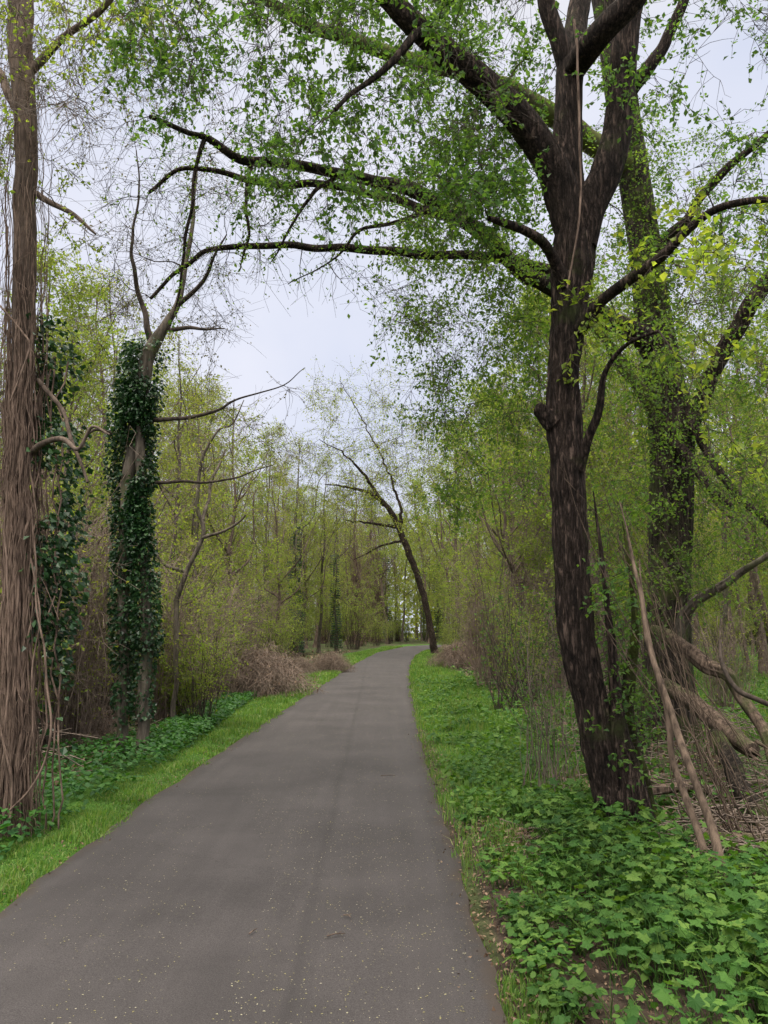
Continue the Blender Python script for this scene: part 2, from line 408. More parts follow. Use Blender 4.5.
def asphalt_mat():
    m, nt, o = new_mat('worn_asphalt'); L = nt.links.new
    tc = N(nt, 'TexCoord')
    n1 = N(nt, 'TexNoise', i_Scale=150.0, i_Detail=4.0, i_Roughness=.8); L(tc.outputs['Object'], n1.inputs['Vector'])
    n2 = N(nt, 'TexNoise', i_Scale=.9, i_Detail=5.0, i_Roughness=.6); L(tc.outputs['Object'], n2.inputs['Vector'])
    mp = N(nt, 'Mapping'); mp.inputs['Scale'].default_value = (7, .25, 1); mp.inputs['Rotation'].default_value = (0, 0, math.radians(-1.5)); L(tc.outputs['Object'], mp.inputs['Vector'])
    n3 = N(nt, 'TexNoise', i_Scale=1.0, i_Detail=4.0, i_Roughness=.6); L(mp.outputs[0], n3.inputs['Vector'])
    r = ramp(nt, [(.34, (.0175, .0155, .0158)), (.66, (.061, .054, .0538))], n1.outputs['Fac'])
    a = N(nt, 'MapRange', i_From_Min=.3, i_From_Max=.7, i_To_Min=.74, i_To_Max=1.26); L(n2.outputs['Fac'], a.inputs['Value'])
    b = N(nt, 'MapRange', i_From_Min=.3, i_From_Max=.7, i_To_Min=.90, i_To_Max=1.10); L(n3.outputs['Fac'], b.inputs['Value'])
    ab = N(nt, 'Math', operation='MULTIPLY'); L(a.outputs[0], ab.inputs[0]); L(b.outputs[0], ab.inputs[1])
    sc = N(nt, 'VectorMath', operation='SCALE'); L(r.outputs[0], sc.inputs[0]); L(ab.outputs[0], sc.inputs['Scale'])
    # soil carried on to the edges (edge attribute 0 middle .. 1 edge)
    at_ = N(nt, 'Attribute', attribute_name='edge')
    n4 = N(nt, 'TexNoise', i_Scale=5.0, i_Detail=6.0, i_Roughness=.7); L(tc.outputs['Object'], n4.inputs['Vector'])
    e = N(nt, 'Math', operation='ADD'); L(at_.outputs['Fac'], e.inputs[0]); L(n4.outputs['Fac'], e.inputs[1])
    ef = N(nt, 'MapRange', i_From_Min=1.22, i_From_Max=1.5); L(e.outputs[0], ef.inputs['Value'])
    mx = N(nt, 'Mix', data_type='RGBA'); mx.inputs['B'].default_value = (.045, .034, .027, 1)
    L(ef.outputs[0], mx.inputs['Factor']); L(sc.outputs[0], mx.inputs['A'])
    # one long dark seam, hairline cracks, mottled patches
    sepx = N(nt, 'SeparateXYZ'); L(tc.outputs['Object'], sepx.inputs[0])
    sl_ = N(nt, 'Math', operation='MULTIPLY_ADD'); sl_.inputs[1].default_value = .012; L(sepx.outputs['Y'], sl_.inputs[0]); L(sepx.outputs['X'], sl_.inputs[2])
    wv = N(nt, 'TexNoise', i_Scale=.8, i_Detail=4.0); L(tc.outputs['Object'], wv.inputs['Vector'])
    w2 = N(nt, 'Math', operation='MULTIPLY_ADD'); w2.inputs[1].default_value = .10; L(wv.outputs['Fac'], w2.inputs[0]); L(sl_.outputs[0], w2.inputs[2])
    w3 = N(nt, 'Math', operation='SUBTRACT'); w3.inputs[1].default_value = -.32; L(w2.outputs[0], w3.inputs[0])
    w4 = N(nt, 'Math', operation='ABSOLUTE'); L(w3.outputs[0], w4.inputs[0])
    sm = N(nt, 'MapRange', i_From_Min=.008, i_From_Max=.05, i_To_Min=.82, i_To_Max=1.0); L(w4.outputs[0], sm.inputs['Value'])
    vo = N(nt, 'TexVoronoi', feature='DISTANCE_TO_EDGE', i_Scale=.55); 
    wp = N(nt, 'VectorMath', operation='MULTIPLY_ADD'); wp.inputs[1].default_value = (.9, .9, 0); L(n4.outputs['Color'], wp.inputs[0]); L(tc.outputs['Object'], wp.inputs[2]); L(wp.outputs[0], vo.inputs['Vector'])
    ck = N(nt, 'MapRange', i_From_Min=.0, i_From_Max=.006, i_To_Min=.75, i_To_Max=1.0); L(vo.outputs['Distance'], ck.inputs['Value'])
    mm_ = N(nt, 'Math', operation='MULTIPLY'); L(sm.outputs[0], mm_.inputs[0]); L(ck.outputs[0], mm_.inputs[1])
    s2 = N(nt, 'VectorMath', operation='SCALE'); L(sc.outputs[0], s2.inputs[0]); L(mm_.outputs[0], s2.inputs['Scale']); L(s2.outputs[0], mx.inputs['A'])
    p = N(nt, 'BsdfPrincipled'); p.inputs['Roughness'].default_value = .82; p.inputs['Specular IOR Level'].default_value = .3
    L(mx.outputs['Result'], p.inputs['Base Color'])
    bp = N(nt, 'Bump', i_Strength=.5, i_Distance=.004); L(n1.outputs['Fac'], bp.inputs['Height']); L(bp.outputs[0], p.inputs['Normal'])
    L(p.outputs[0], o.inputs['Surface']); return m
M['asphalt'] = asphalt_mat()

def ground_mat():
    m, nt, o = new_mat('woodland_floor'); L = nt.links.new
    tc = N(nt, 'TexCoord'); 
    n1 = N(nt, 'TexNoise', i_Scale=9.0, i_Detail=9.0, i_Roughness=.75); L(tc.outputs['Object'], n1.inputs['Vector'])
    n2 = N(nt, 'TexNoise', i_Scale=.5, i_Detail=5.0, i_Roughness=.65); L(tc.outputs['Object'], n2.inputs['Vector'])
    soil = ramp(nt, [(.3, (.018, .013, .010)), (.5, (.042, .031, .024)), (.72, (.10, .074, .056))], n1.outputs['Fac'])
    grn = ramp(nt, [(.3, (.02, .055, .010)), (.7, (.07, .15, .022))], n1.outputs['Fac'])
    at_ = N(nt, 'Attribute', attribute_name='green')
    nf = N(nt, 'MapRange', i_From_Min=.3, i_From_Max=.7, i_To_Min=-.35, i_To_Max=.35); L(n2.outputs['Fac'], nf.inputs['Value'])
    ad = N(nt, 'Math', operation='ADD', use_clamp=True); L(at_.outputs['Fac'], ad.inputs[0]); L(nf.outputs[0], ad.inputs[1])
    mx = N(nt, 'Mix', data_type='RGBA'); L(ad.outputs[0], mx.inputs['Factor']); L(soil.outputs[0], mx.inputs['A']); L(grn.outputs[0], mx.inputs['B'])
    p = N(nt, 'BsdfPrincipled'); p.inputs['Roughness'].default_value = .95; p.inputs['Specular IOR Level'].default_value = .1
    L(mx.outputs['Result'], p.inputs['Base Color'])
    bp = N(nt, 'Bump', i_Strength=.9, i_Distance=.03); L(n1.outputs['Fac'], bp.inputs['Height']); L(bp.outputs[0], p.inputs['Normal'])
    L(p.outputs[0], o.inputs['Surface']); return m
M['ground'] = ground_mat()

# ------------------------------------------------------------------ naming helpers
def tag(o, label=None, cat=None, group=None, kind=None):
    if label: o['label'] = label
    if cat: o['category'] = cat
    if group: o['group'] = group
    if kind: o['kind'] = kind
    return o

def empty(name, loc, label=None, cat=None, group=None, rz=0, sc=1):
    o = bpy.data.objects.new(name, None); COL.objects.link(o)
    o.empty_display_size = .3
    o.location = loc; o.rotation_euler = (0, 0, rz); o.scale = (sc, sc, sc)
    return tag(o, label, cat, group)

def copy_tree(root):
    r = root.copy(); COL.objects.link(r)
    for ch in list(root.children):
        c = ch.copy(); COL.objects.link(c); c.parent = r
        for g in list(ch.children):
            d = g.copy(); COL.objects.link(d); d.parent = c
    return r

def G(px, py):
    x, y = ground_at(px, py); return np.array([x, y, float(gz(x, y))])

# ================================================================== ground and path
def green_amount(x, y):
    dl, dr = side_d(x, y)
    g = np.full(np.shape(x), .28)
    wl = .5 + 1.0 * sstep(8, 22, y)
    g = np.where((dl > -.1) & (dl < wl + .3), .95, g)
    g = np.where((dl >= wl + .3) & (dl < wl + 1.6) & (y < 14), .7, g)
    g = np.where((dr > .12) & (dr < 2.0), .85, g)
    g = np.where((dr >= 2.0), .45, g)
    g = np.where((dr > .1) & (y < 6.8), .02, g)
    g = np.where((dr > 4.5) & (y > 13), 1.1, g)
    g = np.where((dr > .05) & (dr < .35) & (y < 7), -.1, g)
    return g

def build_ground():
    ys = np.r_[np.linspace(-40, -2, 14), np.linspace(-1.5, 12, 150), np.linspace(12.2, 40, 110), np.linspace(41, 120, 70), np.linspace(125, 420, 30)]
    xs = np.r_[-np.geomspace(6.05, 300, 34)[::-1], np.linspace(-6, 6, 180), np.geomspace(6.05, 300, 34)]
    X, Y = np.meshgrid(xs, ys)
    Z = gz(X, Y)
    V = np.stack([X, Y, Z], -1).reshape(-1, 3)
    ny, nx = X.shape
    i = np.arange(ny * nx).reshape(ny, nx)
    Q = np.stack([i[:-1, :-1], i[:-1, 1:], i[1:, 1:], i[1:, :-1]], -1).reshape(-1, 4)
    mb = MB(); mb.add(V, Q=Q)
    o = mb.obj('ground', M['ground']); tag(o, kind='structure')
    a = o.data.attributes.new('green', 'FLOAT', 'POINT')
    a.data.foreach_set('value', green_amount(X, Y).ravel().astype(np.float32))
build_ground()

def build_path():
    n = len(le); cols = 15
    u = np.linspace(0, 1, cols)
    s = np.arange(n) * .22
    d = le - re_; w = np.linalg.norm(d, axis=1, keepdims=True); dn = d / w
    l2 = le + dn * (.045 * vnoise(s * 2.3, 1.5) + .04 * vnoise(s * 7, 4.4))[:, None]
    r2 = re_ - dn * (.05 * vnoise(s * 1.9, 8.5) + .035 * vnoise(s * 6, 2.4))[:, None]
    P = l2[:, None] * (1 - u)[None, :, None] + r2[:, None] * u[None, :, None]
    z = .012 * (1 - (2 * u - 1) ** 2) + .004
    Z = np.broadcast_to(z, (n, cols)) + .004 * vnoise(P[..., 0] * 1.2, P[..., 1] * 1.2)
    V = np.concatenate([P, Z[..., None]], -1)
    low = V[:, [0, -1]].copy(); low[..., 2] = -.05; low[:, 0, :2] += dn * .02; low[:, 1, :2] -= dn * .02
    A = np.concatenate([low[:, :1], V, low[:, 1:]], 1)
    c = cols + 2
    i = np.arange(n * c).reshape(n, c)
    Q = np.stack([i[:-1, :-1], i[:-1, 1:], i[1:, 1:], i[1:, :-1]], -1).reshape(-1, 4)
    mb = MB(); mb.add(A.reshape(-1, 3), Q=Q)
    o = mb.obj('path', M['asphalt']); tag(o, kind='structure')
    e = np.abs(2 * np.r_[0, u, 1] - 1) ** 6 * .95
    a = o.data.attributes.new('edge', 'FLOAT', 'POINT')
    a.data.foreach_set('value', np.broadcast_to(e, (n, c)).ravel().astype(np.float32))
build_path()

# ------------------------------------------------------------------ grass, herbs, litter (stuff)
def blades(mb, X, Y, h, w, rng=R, lean=.45):
    n = len(X)
    Z = gz(X, Y) - .01
    a = rng.uniform(0, 2 * PI, n); f = rng.uniform(0, 2 * PI, n)
    l = np.abs(rng.normal(0, lean, n)) * h
    dx, dy = np.cos(a) * l, np.sin(a) * l
    sx, sy = np.cos(f) * w * .5, np.sin(f) * w * .5
    B = np.stack([X, Y, Z], 1)
    S_ = np.stack([sx, sy, np.zeros(n)], 1)
    Mx = B + np.stack([dx * .35, dy * .35, h * .6], 1)
    Tp = B + np.stack([dx, dy, h * (1 - .25 * (l / h))], 1)
    V = np.stack([B - S_, B + S_, Mx + S_ * .8, Mx - S_ * .8, Tp], 1).reshape(-1, 3)
    b = np.arange(n)[:, None] * 5
    mb.add(V, Q=b + np.array([[0, 1, 2, 3]]), T=b + np.array([[3, 2, 4]]))

def scatter(n, y0, y1, fn, pw=1.0, rng=R):
    """n random (x,y): y denser near; fn(y,u)->x"""
    u = rng.random(n)
    if pw == 1: y = y0 + (y1 - y0) * u
    else: y = y0 * (y1 / y0) ** u
    return fn(y, rng.random(n)), y

mb = MB()
wl = lambda y: .42 + .95 * sstep(8, 22, y)
x, y = scatter(52000, 2.2, 75, lambda y, u: XL(y) + .03 + .09 * vnoise(y * 2.7, 3.3) - (wl(y) + .2) * u ** 1.0, 2)
k = np.minimum(1, 1.3 - np.abs(XL(y) - x) / (wl(y) + .2)) * (.55 + .75 * (vnoise(x * 2.2, y * 2.2) > -.25))
blades(mb, x, y, (.03 + .045 * R.random(len(x)) + .05 * sstep(9, 20, y)) * np.clip(k, .45, 1.3), .005 + .0005 * y, lean=.7)
x, y = scatter(60000, 2.2, 75, lambda y, u: XR(y) - .02 + .10 * vnoise(y * 2.3, 8.3) + (.25 + 1.7 * sstep(3.5, 8, y)) * u, 2)
dr = x - XR(y)
bare = (dr < .30) & (y < 7.5) & (R.random(len(x)) < .55 + .4 * (vnoise(y * 1.9, x * 3) > 0))
keep = ~bare & (vnoise(x * 1.6 + 5, y * 1.6) > -.6 + .35 * (y < 6))
x, y = x[keep], y[keep]
tall = sstep(10, 16, y) * (1 - sstep(30, 40, y))
blades(mb, x, y, (.04 + .08 * R.random(len(x)) + .07 * tall * R.random(len(x))) * (.5 + .5 * sstep(4, 7, y)) * (.7 + .5 * (vnoise(x, y) > 0)), .004 + .0005 * y)
# rough grass of the clearing beyond the trees
x, y = scatter(30000, 11, 70, lambda y, u: XR(y) + 2.6 + u * (y * .62), 2)
blades(mb, x, y, .10 + .16 * R.random(len(x)), .009 + .0011 * y)
tag(mb.obj('grass', M['grass']), 'fresh green grass edging both sides of the asphalt path', 'grass', kind='stuff')

def herb_carpet():
    mb = MB(); rng = np.random.default_rng(21)
    # plants: a stalk with a whorl of lobed leaves
    n = 3000
    px = rng.uniform(440, 1000, n); py = 1024 + (830 - 1024) * rng.random(n) ** .8
    py = rng.uniform(815, 1180, n)
    g = np.array([ground_at(a, b) for a, b in zip(px, py)])
    x, y = g[:, 0], g[:, 1]
    # even density on the ground
    n2 = 2300
    y = rng.uniform(1.9, 6.9, n2); x = XR(y) + .10 + rng.uniform(0, 1, n2) ** .9 * 2.9
    dr = x - XR(y)
    soil = np.exp(-(((x - .98) / .16) ** 2 + ((y - 3.5) / .42) ** 2)) + np.exp(-(((x - .98) / .22) ** 2 + ((y - 6.1) / .5) ** 2)) + .8 * np.exp(-((dr / .10) ** 2)) + np.exp(-(((x - 2.75) / .5) ** 2 + ((y - 6.3) / .45) ** 2))
    keep = (rng.random(n2) > soil * 1.15) & ~((y > 5.15) & (x > 2.15)) & ~((y > 5.5) & (x > 1.9))
    keep &= ~((y > 5.6) & (dr < .5) & (rng.random(n2) < .6))
    x, y = x[keep], y[keep]; n = len(x)
    z = gz(x, y)
    dr = x - XR(y)
    hgt = (.10 + .20 * sstep(.1, 1.0, dr)) * rng.uniform(.7, 1.25, n)
    C, Sz, Yw, Pt, Rt = [], [], [], [], []
    for i in range(n):
        k = rng.integers(3, 7)
        b = np.array([x[i], y[i], z[i]])
        for j in range(k):
            a = rng.uniform(0, 2 * PI); r = hgt[i] * rng.uniform(.25, .75); hh = hgt[i] * rng.uniform(.55, 1.1)
            e = b + np.array([math.cos(a) * r, math.sin(a) * r, hh])
            C.append(e); Yw.append(a); Sz.append(rng.uniform(.022, .054) * rng.uniform(.8, 1.1) * (.8 + .35 * min(1, dr[i])))
            m_ = b + (e - b) * np.array([.35, .35, .6])
            Pt.append([b, m_, e]); Rt.append([.0018, .0014, .001])
    C = np.array(C)
    Sz = np.array(Sz); Yw = np.array(Yw)
    kind = (vnoise(C[:, 0] * 1.3 + 4, C[:, 1] * 1.3) + rng.normal(0, .2, len(C))) > .55
    leaf_shape(mb, C[~kind], Sz[~kind], MAPLE, None, 0, rng, yaw=Yw[~kind])
    leaf_shape(mb, C[kind], Sz[kind] * 1.25, OVATE, None, 0, rng, yaw=Yw[kind], cup=.3)
    tubes(mb, np.array(Pt), np.array(Rt), 3, 0)
    # low weedy leaves filling under and along the verge up to the shrubs
    x, y = scatter(15000, 3.4, 26, lambda y, u: XR(y) + .12 + u * (1.0 + 1.2 * sstep(4, 8, y)), 2, rng)
    dr = x - XR(y)
    soil = np.exp(-(((x - 1.02) / .2) ** 2 + ((y - 3.55) / .6) ** 2)) + np.exp(-(((x - .98) / .22) ** 2 + ((y - 6.1) / .5) ** 2)) + .9 * np.exp(-((dr / .14) ** 2))
    kp = (rng.random(len(x)) > soil * 1.2) & (vnoise(x * 1.4, y * 1.4 + 3) > -.35)
    x, y = x[kp], y[kp]
    leaf_shape(mb, np.stack([x, y, gz(x, y) + rng.uniform(.02, .12, len(x))], 1), rng.uniform(.02, .045, len(x)) * (1 + .03 * y) * (1 + .5 * sstep(5.5, 7, y)), OVATE, None, 0, rng)
    tag(mb.obj('ground_cover', M['herb'], smooth=False), 'lobed green herbs carpeting the ground in front of the forked tree', 'ground cover', kind='stuff')
    # darker nettles along the other verge
    mb = MB()
    x, y = scatter(15000, 3.5, 24, lambda y, u: XL(y) - wl(y) * .9 - u * (1.7 - .9 * sstep(8, 12, y)), 2, rng)
    kp = vnoise(x * 1.5 + 2, y * 1.5) > -.8
    x, y = x[kp], y[kp]
    hh = (.05 + .22 * rng.random(len(x)) ** 1.2) * (1.0 - .35 * sstep(9, 16, y))
    leaf_shape(mb, np.stack([x, y, gz(x, y) + hh], 1), rng.uniform(.03, .06, len(x)) * (1 + .03 * y), OVATE, None, 0, rng)
    tag(mb.obj('undergrowth', M['nettle'], smooth=False), 'dark green nettle patch between the mown verge and the vine-hung trunk', 'ground cover', kind='stuff')
    # herbs of the clearing and under the mossy tree
    mb = MB()
    x, y = scatter(16000, 6.8, 40, lambda y, u: XR(y) + 1.5 + u * (y * .55), 2, rng)
    kp = vnoise(x * .9 + 8, y * .9) > -.3
    x, y = x[kp], y[kp]
    hh = .05 + .25 * rng.random(len(x))
    leaf_shape(mb, np.stack([x, y, gz(x, y) + hh], 1), rng.uniform(.03, .06, len(x)) * (1 + .04 * y), OVATE, None, 0, rng)
    tag(mb.obj('undergrowth', M['herb'], smooth=False), 'loose green weeds in the clearing around the mossy tree', 'ground cover', kind='stuff')
herb_carpet()

def litter():
    rng = np.random.default_rng(5); mb = MB()
    def flakes(x, y, s, lift=.012):
        leaves(mb, np.stack([x, y, gz(x, y) + lift * rng.random(len(x))], 1), s, up=1.2, droop=0, rng=rng, fold=.1)
    x, y = scatter(3200, 1.8, 14, lambda y, u: XR(y) - .16 + .45 * u, 2, rng); flakes(x, y, .025, .03)
    x, y = scatter(1600, 1.8, 12, lambda y, u: XL(y) + .14 - .35 * u, 2, rng); flakes(x, y, .022, .03)
    x, y = rng.normal(1.05, .22, 700), rng.normal(3.6, .6, 700); flakes(x, y, .02, .02)
    x, y = rng.normal(1.0, .2, 900), rng.normal(6.1, .4, 900); flakes(x, y, .03, .06)
    x, y = rng.uniform(1.8, 5, 6500), rng.uniform(5.1, 9, 6500); flakes(x, y, .05, .05)
    x, y = scatter(22000, 7, 60, lambda y, u: XL(y) - wl(y) - .6 - u * y * .6, 2, rng); flakes(x, y, .05 + .002 * y, .08)
    x, y = scatter(7000, 8, 60, lambda y, u: XR(y) + 1.8 + u * y * .2, 2, rng); flakes(x, y, .05 + .002 * y, .08)
    tag(mb.obj('leaf_litter', M['litter']), 'brown dead leaves strewn under the trees and along path edges', 'leaf litter', kind='stuff')
    # dead grass stalks and fine sticks lying about
    mb = MB()
    def sticks(x, y, L, lift, rr):
        n = len(x); a = rng.uniform(0, 2 * PI, n); e = rng.normal(.1, .18, n)
        L = L * rng.uniform(.3, 1.2, n)
        c = np.stack([x, y, gz(x, y) + lift * rng.random(n)], 1)
        d = np.stack([np.cos(a), np.sin(a), e], 1) * L[:, None]
        P = np.stack([c - d * .5, c + rng.normal(size=(n, 3)) * .06 * L[:, None], c + d * .5], 1)
        tubes(mb, P, np.full((n, 3), rr) * np.array([1, .9, .5]), 3)
    sticks(rng.uniform(2.1, 5.5, 520), rng.uniform(5.3, 8.6, 520), .8, .30, .006); sticks(rng.uniform(2.2, 3.8, 160), rng.uniform(5.2, 6.6, 160), .6, .22, .009)
    x, y = scatter(700, 8, 45, lambda y, u: XL(y) - wl(y) - .5 - u * y * .5, 2, rng); sticks(x, y, 1.0, .5, .007)
    x, y = scatter(500, 8, 40, lambda y, u: XR(y) + 2 + u * 3, 2, rng); sticks(x, y, 1.0, .4, .007)
    sticks(rng.normal(1.12, .12, 45), rng.normal(6.1, .35, 45), .25, .08, .005)
    tag(mb.obj('twig_litter', M['twig_pale']), 'grey-brown dead sticks littering the woodland floor', 'litter', kind='stuff')
    # pale bud scales and petals on the asphalt
    mb = MB(); x, y = scatter(15000, 1.4, 30, lambda y, u: XL(y) + (XR(y) - XL(y)) * (.02 + .97 * u ** .75), 2, rng)
    kp = vnoise(x * 2.5, y * .7) > -.55 + .3 * (x < -.9)
    x, y = x[kp], y[kp]
    u = (x - XL(y)) / (XR(y) - XL(y))
    z = .0055 + .012 * (1 - (2 * u - 1) ** 2) + .004 * vnoise(x * 1.2, y * 1.2) + .002
    n = len(x); D = rng.normal(size=(n, 3)); D[:, 2] *= .08
    leaves(mb, np.stack([x, y, z], 1), np.full(n, .0072) * rng.choice([.7, 1, 1, 1.7], n), up=8, droop=0, rng=rng, fold=.12, D=D, width=.6)
    tag(mb.obj('petal_litter', M['petal']), 'pale yellow bud scales and petals scattered over the asphalt', 'litter', kind='stuff')
litter()

# ================================================================== hand-placed trees
def targets(specs, rng):
    out = []
    for (x0, x1, y0, y1, Y0, Y1, n) in specs:
        for _ in range(n):
            out.append(at(rng.uniform(x0, x1), rng.uniform(y0, y1), rng.uniform(Y0, Y1)))
    return np.array(out)

def crown(name, parent, base, br, rng, per=(4, 8), tl=.4, lp=9, ls=.045, leafm='leaf_mid', twigm='twig', droop=.15, extra=None, up=.3):
    mb = MB(); add_branches(mb, br, 5, 1)
    P, Rr = twigs_on(br, per, tl, rng, droop=droop)
    tubes(mb, P, Rr, 3, 1)
    q = P[:, 0]; P = P[vnoise(q[:, 0] * 2.4, q[:, 1] * 2.4, q[:, 2] * 2.4) + rng.normal(0, .2, len(P)) > -.02]
    C = leaf_sites(P, lp, rng, .014)
    leaves(mb, C, ls, 0, up=up, droop=droop, rng=rng)
    if extra is not None: leaves(mb, extra, ls, 0, up=up, droop=droop, rng=rng)
    return mb.obj(name, [M[leafm], M[twigm]], parent, base, smooth=False)

def around(P, Rr, n, rng, off=(.0, .1), zr=None, bias=None):
    """points on and just off a stem's surface + outward directions"""
    i = rng.integers(0, len(P), n)
    if zr is not None:
        ok = np.where((P[:, 2] > zr[0]) & (P[:, 2] < zr[1]))[0]; i = rng.choice(ok, n)
    a = rng.uniform(0, 2 * PI, n)
    if bias is not None: a = rng.normal(bias[0], bias[1], n)
    d = np.stack([np.cos(a), np.sin(a), np.zeros(n)], 1)
    o = Rr[i] + rng.uniform(off[0], off[1], n)
    C = P[i] + d * o[:, None]; C[:, 2] += rng.uniform(-.05, .05, n)
    return C, d

# ---- the dark forked tree
def forked_tree():
    rng = np.random.default_rng(11)
    Y = 6.25
    base = G(612, 826)
    base[2] -= .05
    t = empty('forked_tree', base, 'dark rough-barked forked tree rising out of the herb carpet beside the path', 'tree')
    mb = MB()
    P, r = limb([(620, 842, 58), (617, 822, 46), (611, 790, 36), (602, 750, 33), (591, 700, 34), (578, 640, 34), (571, 560, 33), (566, 480, 33), (563, 400, 32), (565, 350, 32), (569, 300, 34), (573, 255, 40), (575, 225, 36), (574, 205, 30)], Y, .025)
    trunkP, trunkR = P, r
    tubes(mb, P, r, 110, disp=bark_disp(.020, 15, 3, .3))
    # burl and broken stub on the path side
    b, br_ = limb([(555, 424, 22), (547, 417, 17), (541, 411, 15), (537, 408, 12), (535, 407, 5)], Y - .05, .008); tubes(mb, b, br_, 28, disp=bark_disp(.014, 30, 5, .5))
    b, br_ = limb([(600, 790, 26), (622, 800, 34), (640, 812, 24), (652, 828, 10)], Y - .05, .02); tubes(mb, b, br_, 24, disp=bark_disp(.01, 16, 8))
    mb.obj('trunk', M['bark_dark'], t, base)
    # second stem fused at the foot
    for rows, sd in (([(640, 838, 36), (633, 800, 31), (626, 765, 26), (620, 735, 19), (616, 705, 13), (613, 680, 11), (611, 645, 9), (608, 600, 6), (600, 540, 3.5), (592, 490, 1)], 1),
                     ([(654, 842, 22), (646, 800, 17), (637, 765, 15), (630, 730, 14), (628, 705, 13), (631, 670, 12), (636, 630, 8), (634, 590, 5), (622, 520, 1)], 2)):
        m2 = MB(); b, q = limb(rows, Y + (-.10 if sd == 1 else .08), .03, .02, sd); tubes(m2, b, q, 20, disp=bark_disp(.006, 18, sd)); m2.obj('side_stem', M['bark_dark' if sd == 1 else 'bark_root'], t, base)
    m2 = MB(); b, q = limb([(574, 20, 2.2), (578, 80, 2.2), (580, 140, 2.2), (581, 190, 2), (577, 240, 2), (568, 287, 1.6)], Y - .27, .04, .015, 9); tubes(m2, b, q, 6); m2.obj('hanging_vine', M['vine'], t, base)
    skel = [P[len(P) // 2:]]; srad = [r[len(P) // 2:]]
    limbs = [
        [(574, 236, 34, Y), (565, 205, 33, Y), (553, 172, 30, 6.2), (530, 132, 28, 6.1), (492, 92, 25, 5.95), (452, 58, 22, 5.8), (412, 22, 19, 5.6), (376, -16, 16, 5.45), (330, -70, 12, 5.2)],
        [(577, 240, 30, Y), (570, 195, 26, Y + .05), (567, 150, 25, Y + .1), (568, 105, 24, Y + .1), (572, 62, 24, Y + .1), (577, 25, 18, Y + .2), (582, -15, 16, Y + .3), (588, -80, 12, Y + .5)],
        [(578, 245, 34, Y), (590, 205, 32, Y - .05), (606, 175, 29, Y - .1), (617, 140, 26, Y - .1), (622, 95, 23, Y - .1), (625, 50, 22, Y - .1), (629, 5, 21, Y - .15), (634, -60, 22, Y - .2)],
        [(571, 72, 20, Y + .1), (558, 40, 15, Y + .05), (548, 5, 14, Y), (540, -40, 11, Y - .1)],
        [(573, 70, 22, Y + .05), (588, 48, 23, Y - .2), (610, 22, 22, Y - .4), (636, -8, 20, Y - .55), (670, -60, 16, Y - .8)],
        [(566, 285, 14, Y - .1), (553, 258, 11, Y - .2), (540, 240, 10, Y - .35), (522, 229, 9, Y - .5), (505, 223, 8, Y - .6), (489, 219, 5, Y - .7)],
        [(580, 330, 16, Y - .1), (600, 303, 11, Y - .3), (628, 281, 10, Y - .5), (660, 258, 9, Y - .7), (690, 228, 8, Y - .9), (722, 207, 7, Y - 1.1), (775, 199, 6, Y - 1.3), (830, 205, 4, Y - 1.5)],
        [(580, 470, 10, Y - .1), (588, 440, 9, Y - .2), (600, 410, 8, Y - .3), (607, 370, 5, Y - .4), (625, 345, 4, Y - .6), (660, 330, 3, Y - .8)],
        [(455, 62, 14, 5.85), (425, 30, 9, 5.6), (395, 60, 7, 5.5), (362, 86, 5, 5.4), (336, 110, 4, 5.2)],
    ]
    for i, rows in enumerate(limbs):
        m2 = MB(); b, q = limb(rows, None, .03, .012, i)
        tubes(m2, b, q, 40 if i < 3 else 20, disp=bark_disp(.009 if i < 3 else .005, 17, i * 3.7)); m2.obj('limb', M['bark_dark'], t, base)
        skel.append(b); srad.append(q)
    # out-of-frame upper limbs that carry the overhanging sprays
    T = targets([(120, 300, -90, 80, 4.6, 7.5, 100), (280, 545, -90, 110, 4.6, 8.5, 190), (240, 520, 90, 225, 5, 8, 120), (130, 270, 30, 140, 5, 7.5, 22),
                 (590, 790, -60, 130, 5.5, 9, 60), (640, 790, 120, 260, 5, 7, 20), (440, 545, 130, 260, 5.5, 8, 55)], rng)
    br = grow(np.concatenate(skel), np.concatenate(srad), T, rng, droop=.02, rmax=.022, uppen=-.15, rfac=.007, wob=.14)
    crown('crown', t, base, br, rng, (6, 11), .32, 11, .054, 'leaf_mid', 'twig', .2)
    TB = targets([(680, 820, 200, 330, 3.8, 5.8, 30), (560, 660, 290, 380, 5.4, 6.2, 10), (690, 820, 330, 470, 4.4, 6.2, 22), (610, 690, 230, 300, 5, 6, 6)], rng)
    bb = grow(np.concatenate(skel[7:9]), np.concatenate(srad[7:9]), TB, rng, droop=.08, rmax=.012, uppen=-.1, rfac=.005, wob=.14)
    crown('low_sprays', t, base, bb, rng, (4, 7), .28, 9, .06, 'leaf_spring', 'twig', .2, up=.6)
    # leafy shoots on the bole
    C, d = around(trunkP, trunkR, 70, rng, (.0, .05), (.4, 2.0), (-.2, .8))
    A = [(np.linspace(c, c + dd * .35 + np.array([0, 0, .12]), 5), np.linspace(.003, .0015, 5)) for c, dd in zip(C, d)]
    m2 = MB(); add_branches(m2, A, 3, 1)
    P2 = np.array([a for a, _ in A]); leaves(m2, leaf_sites(P2, 14, rng, .03), .05, 0, up=.6, rng=rng)
    m2.obj('bole_shoots', [M['leaf_mid'], M['twig']], t, base, smooth=False)
    return t
forked_tree()

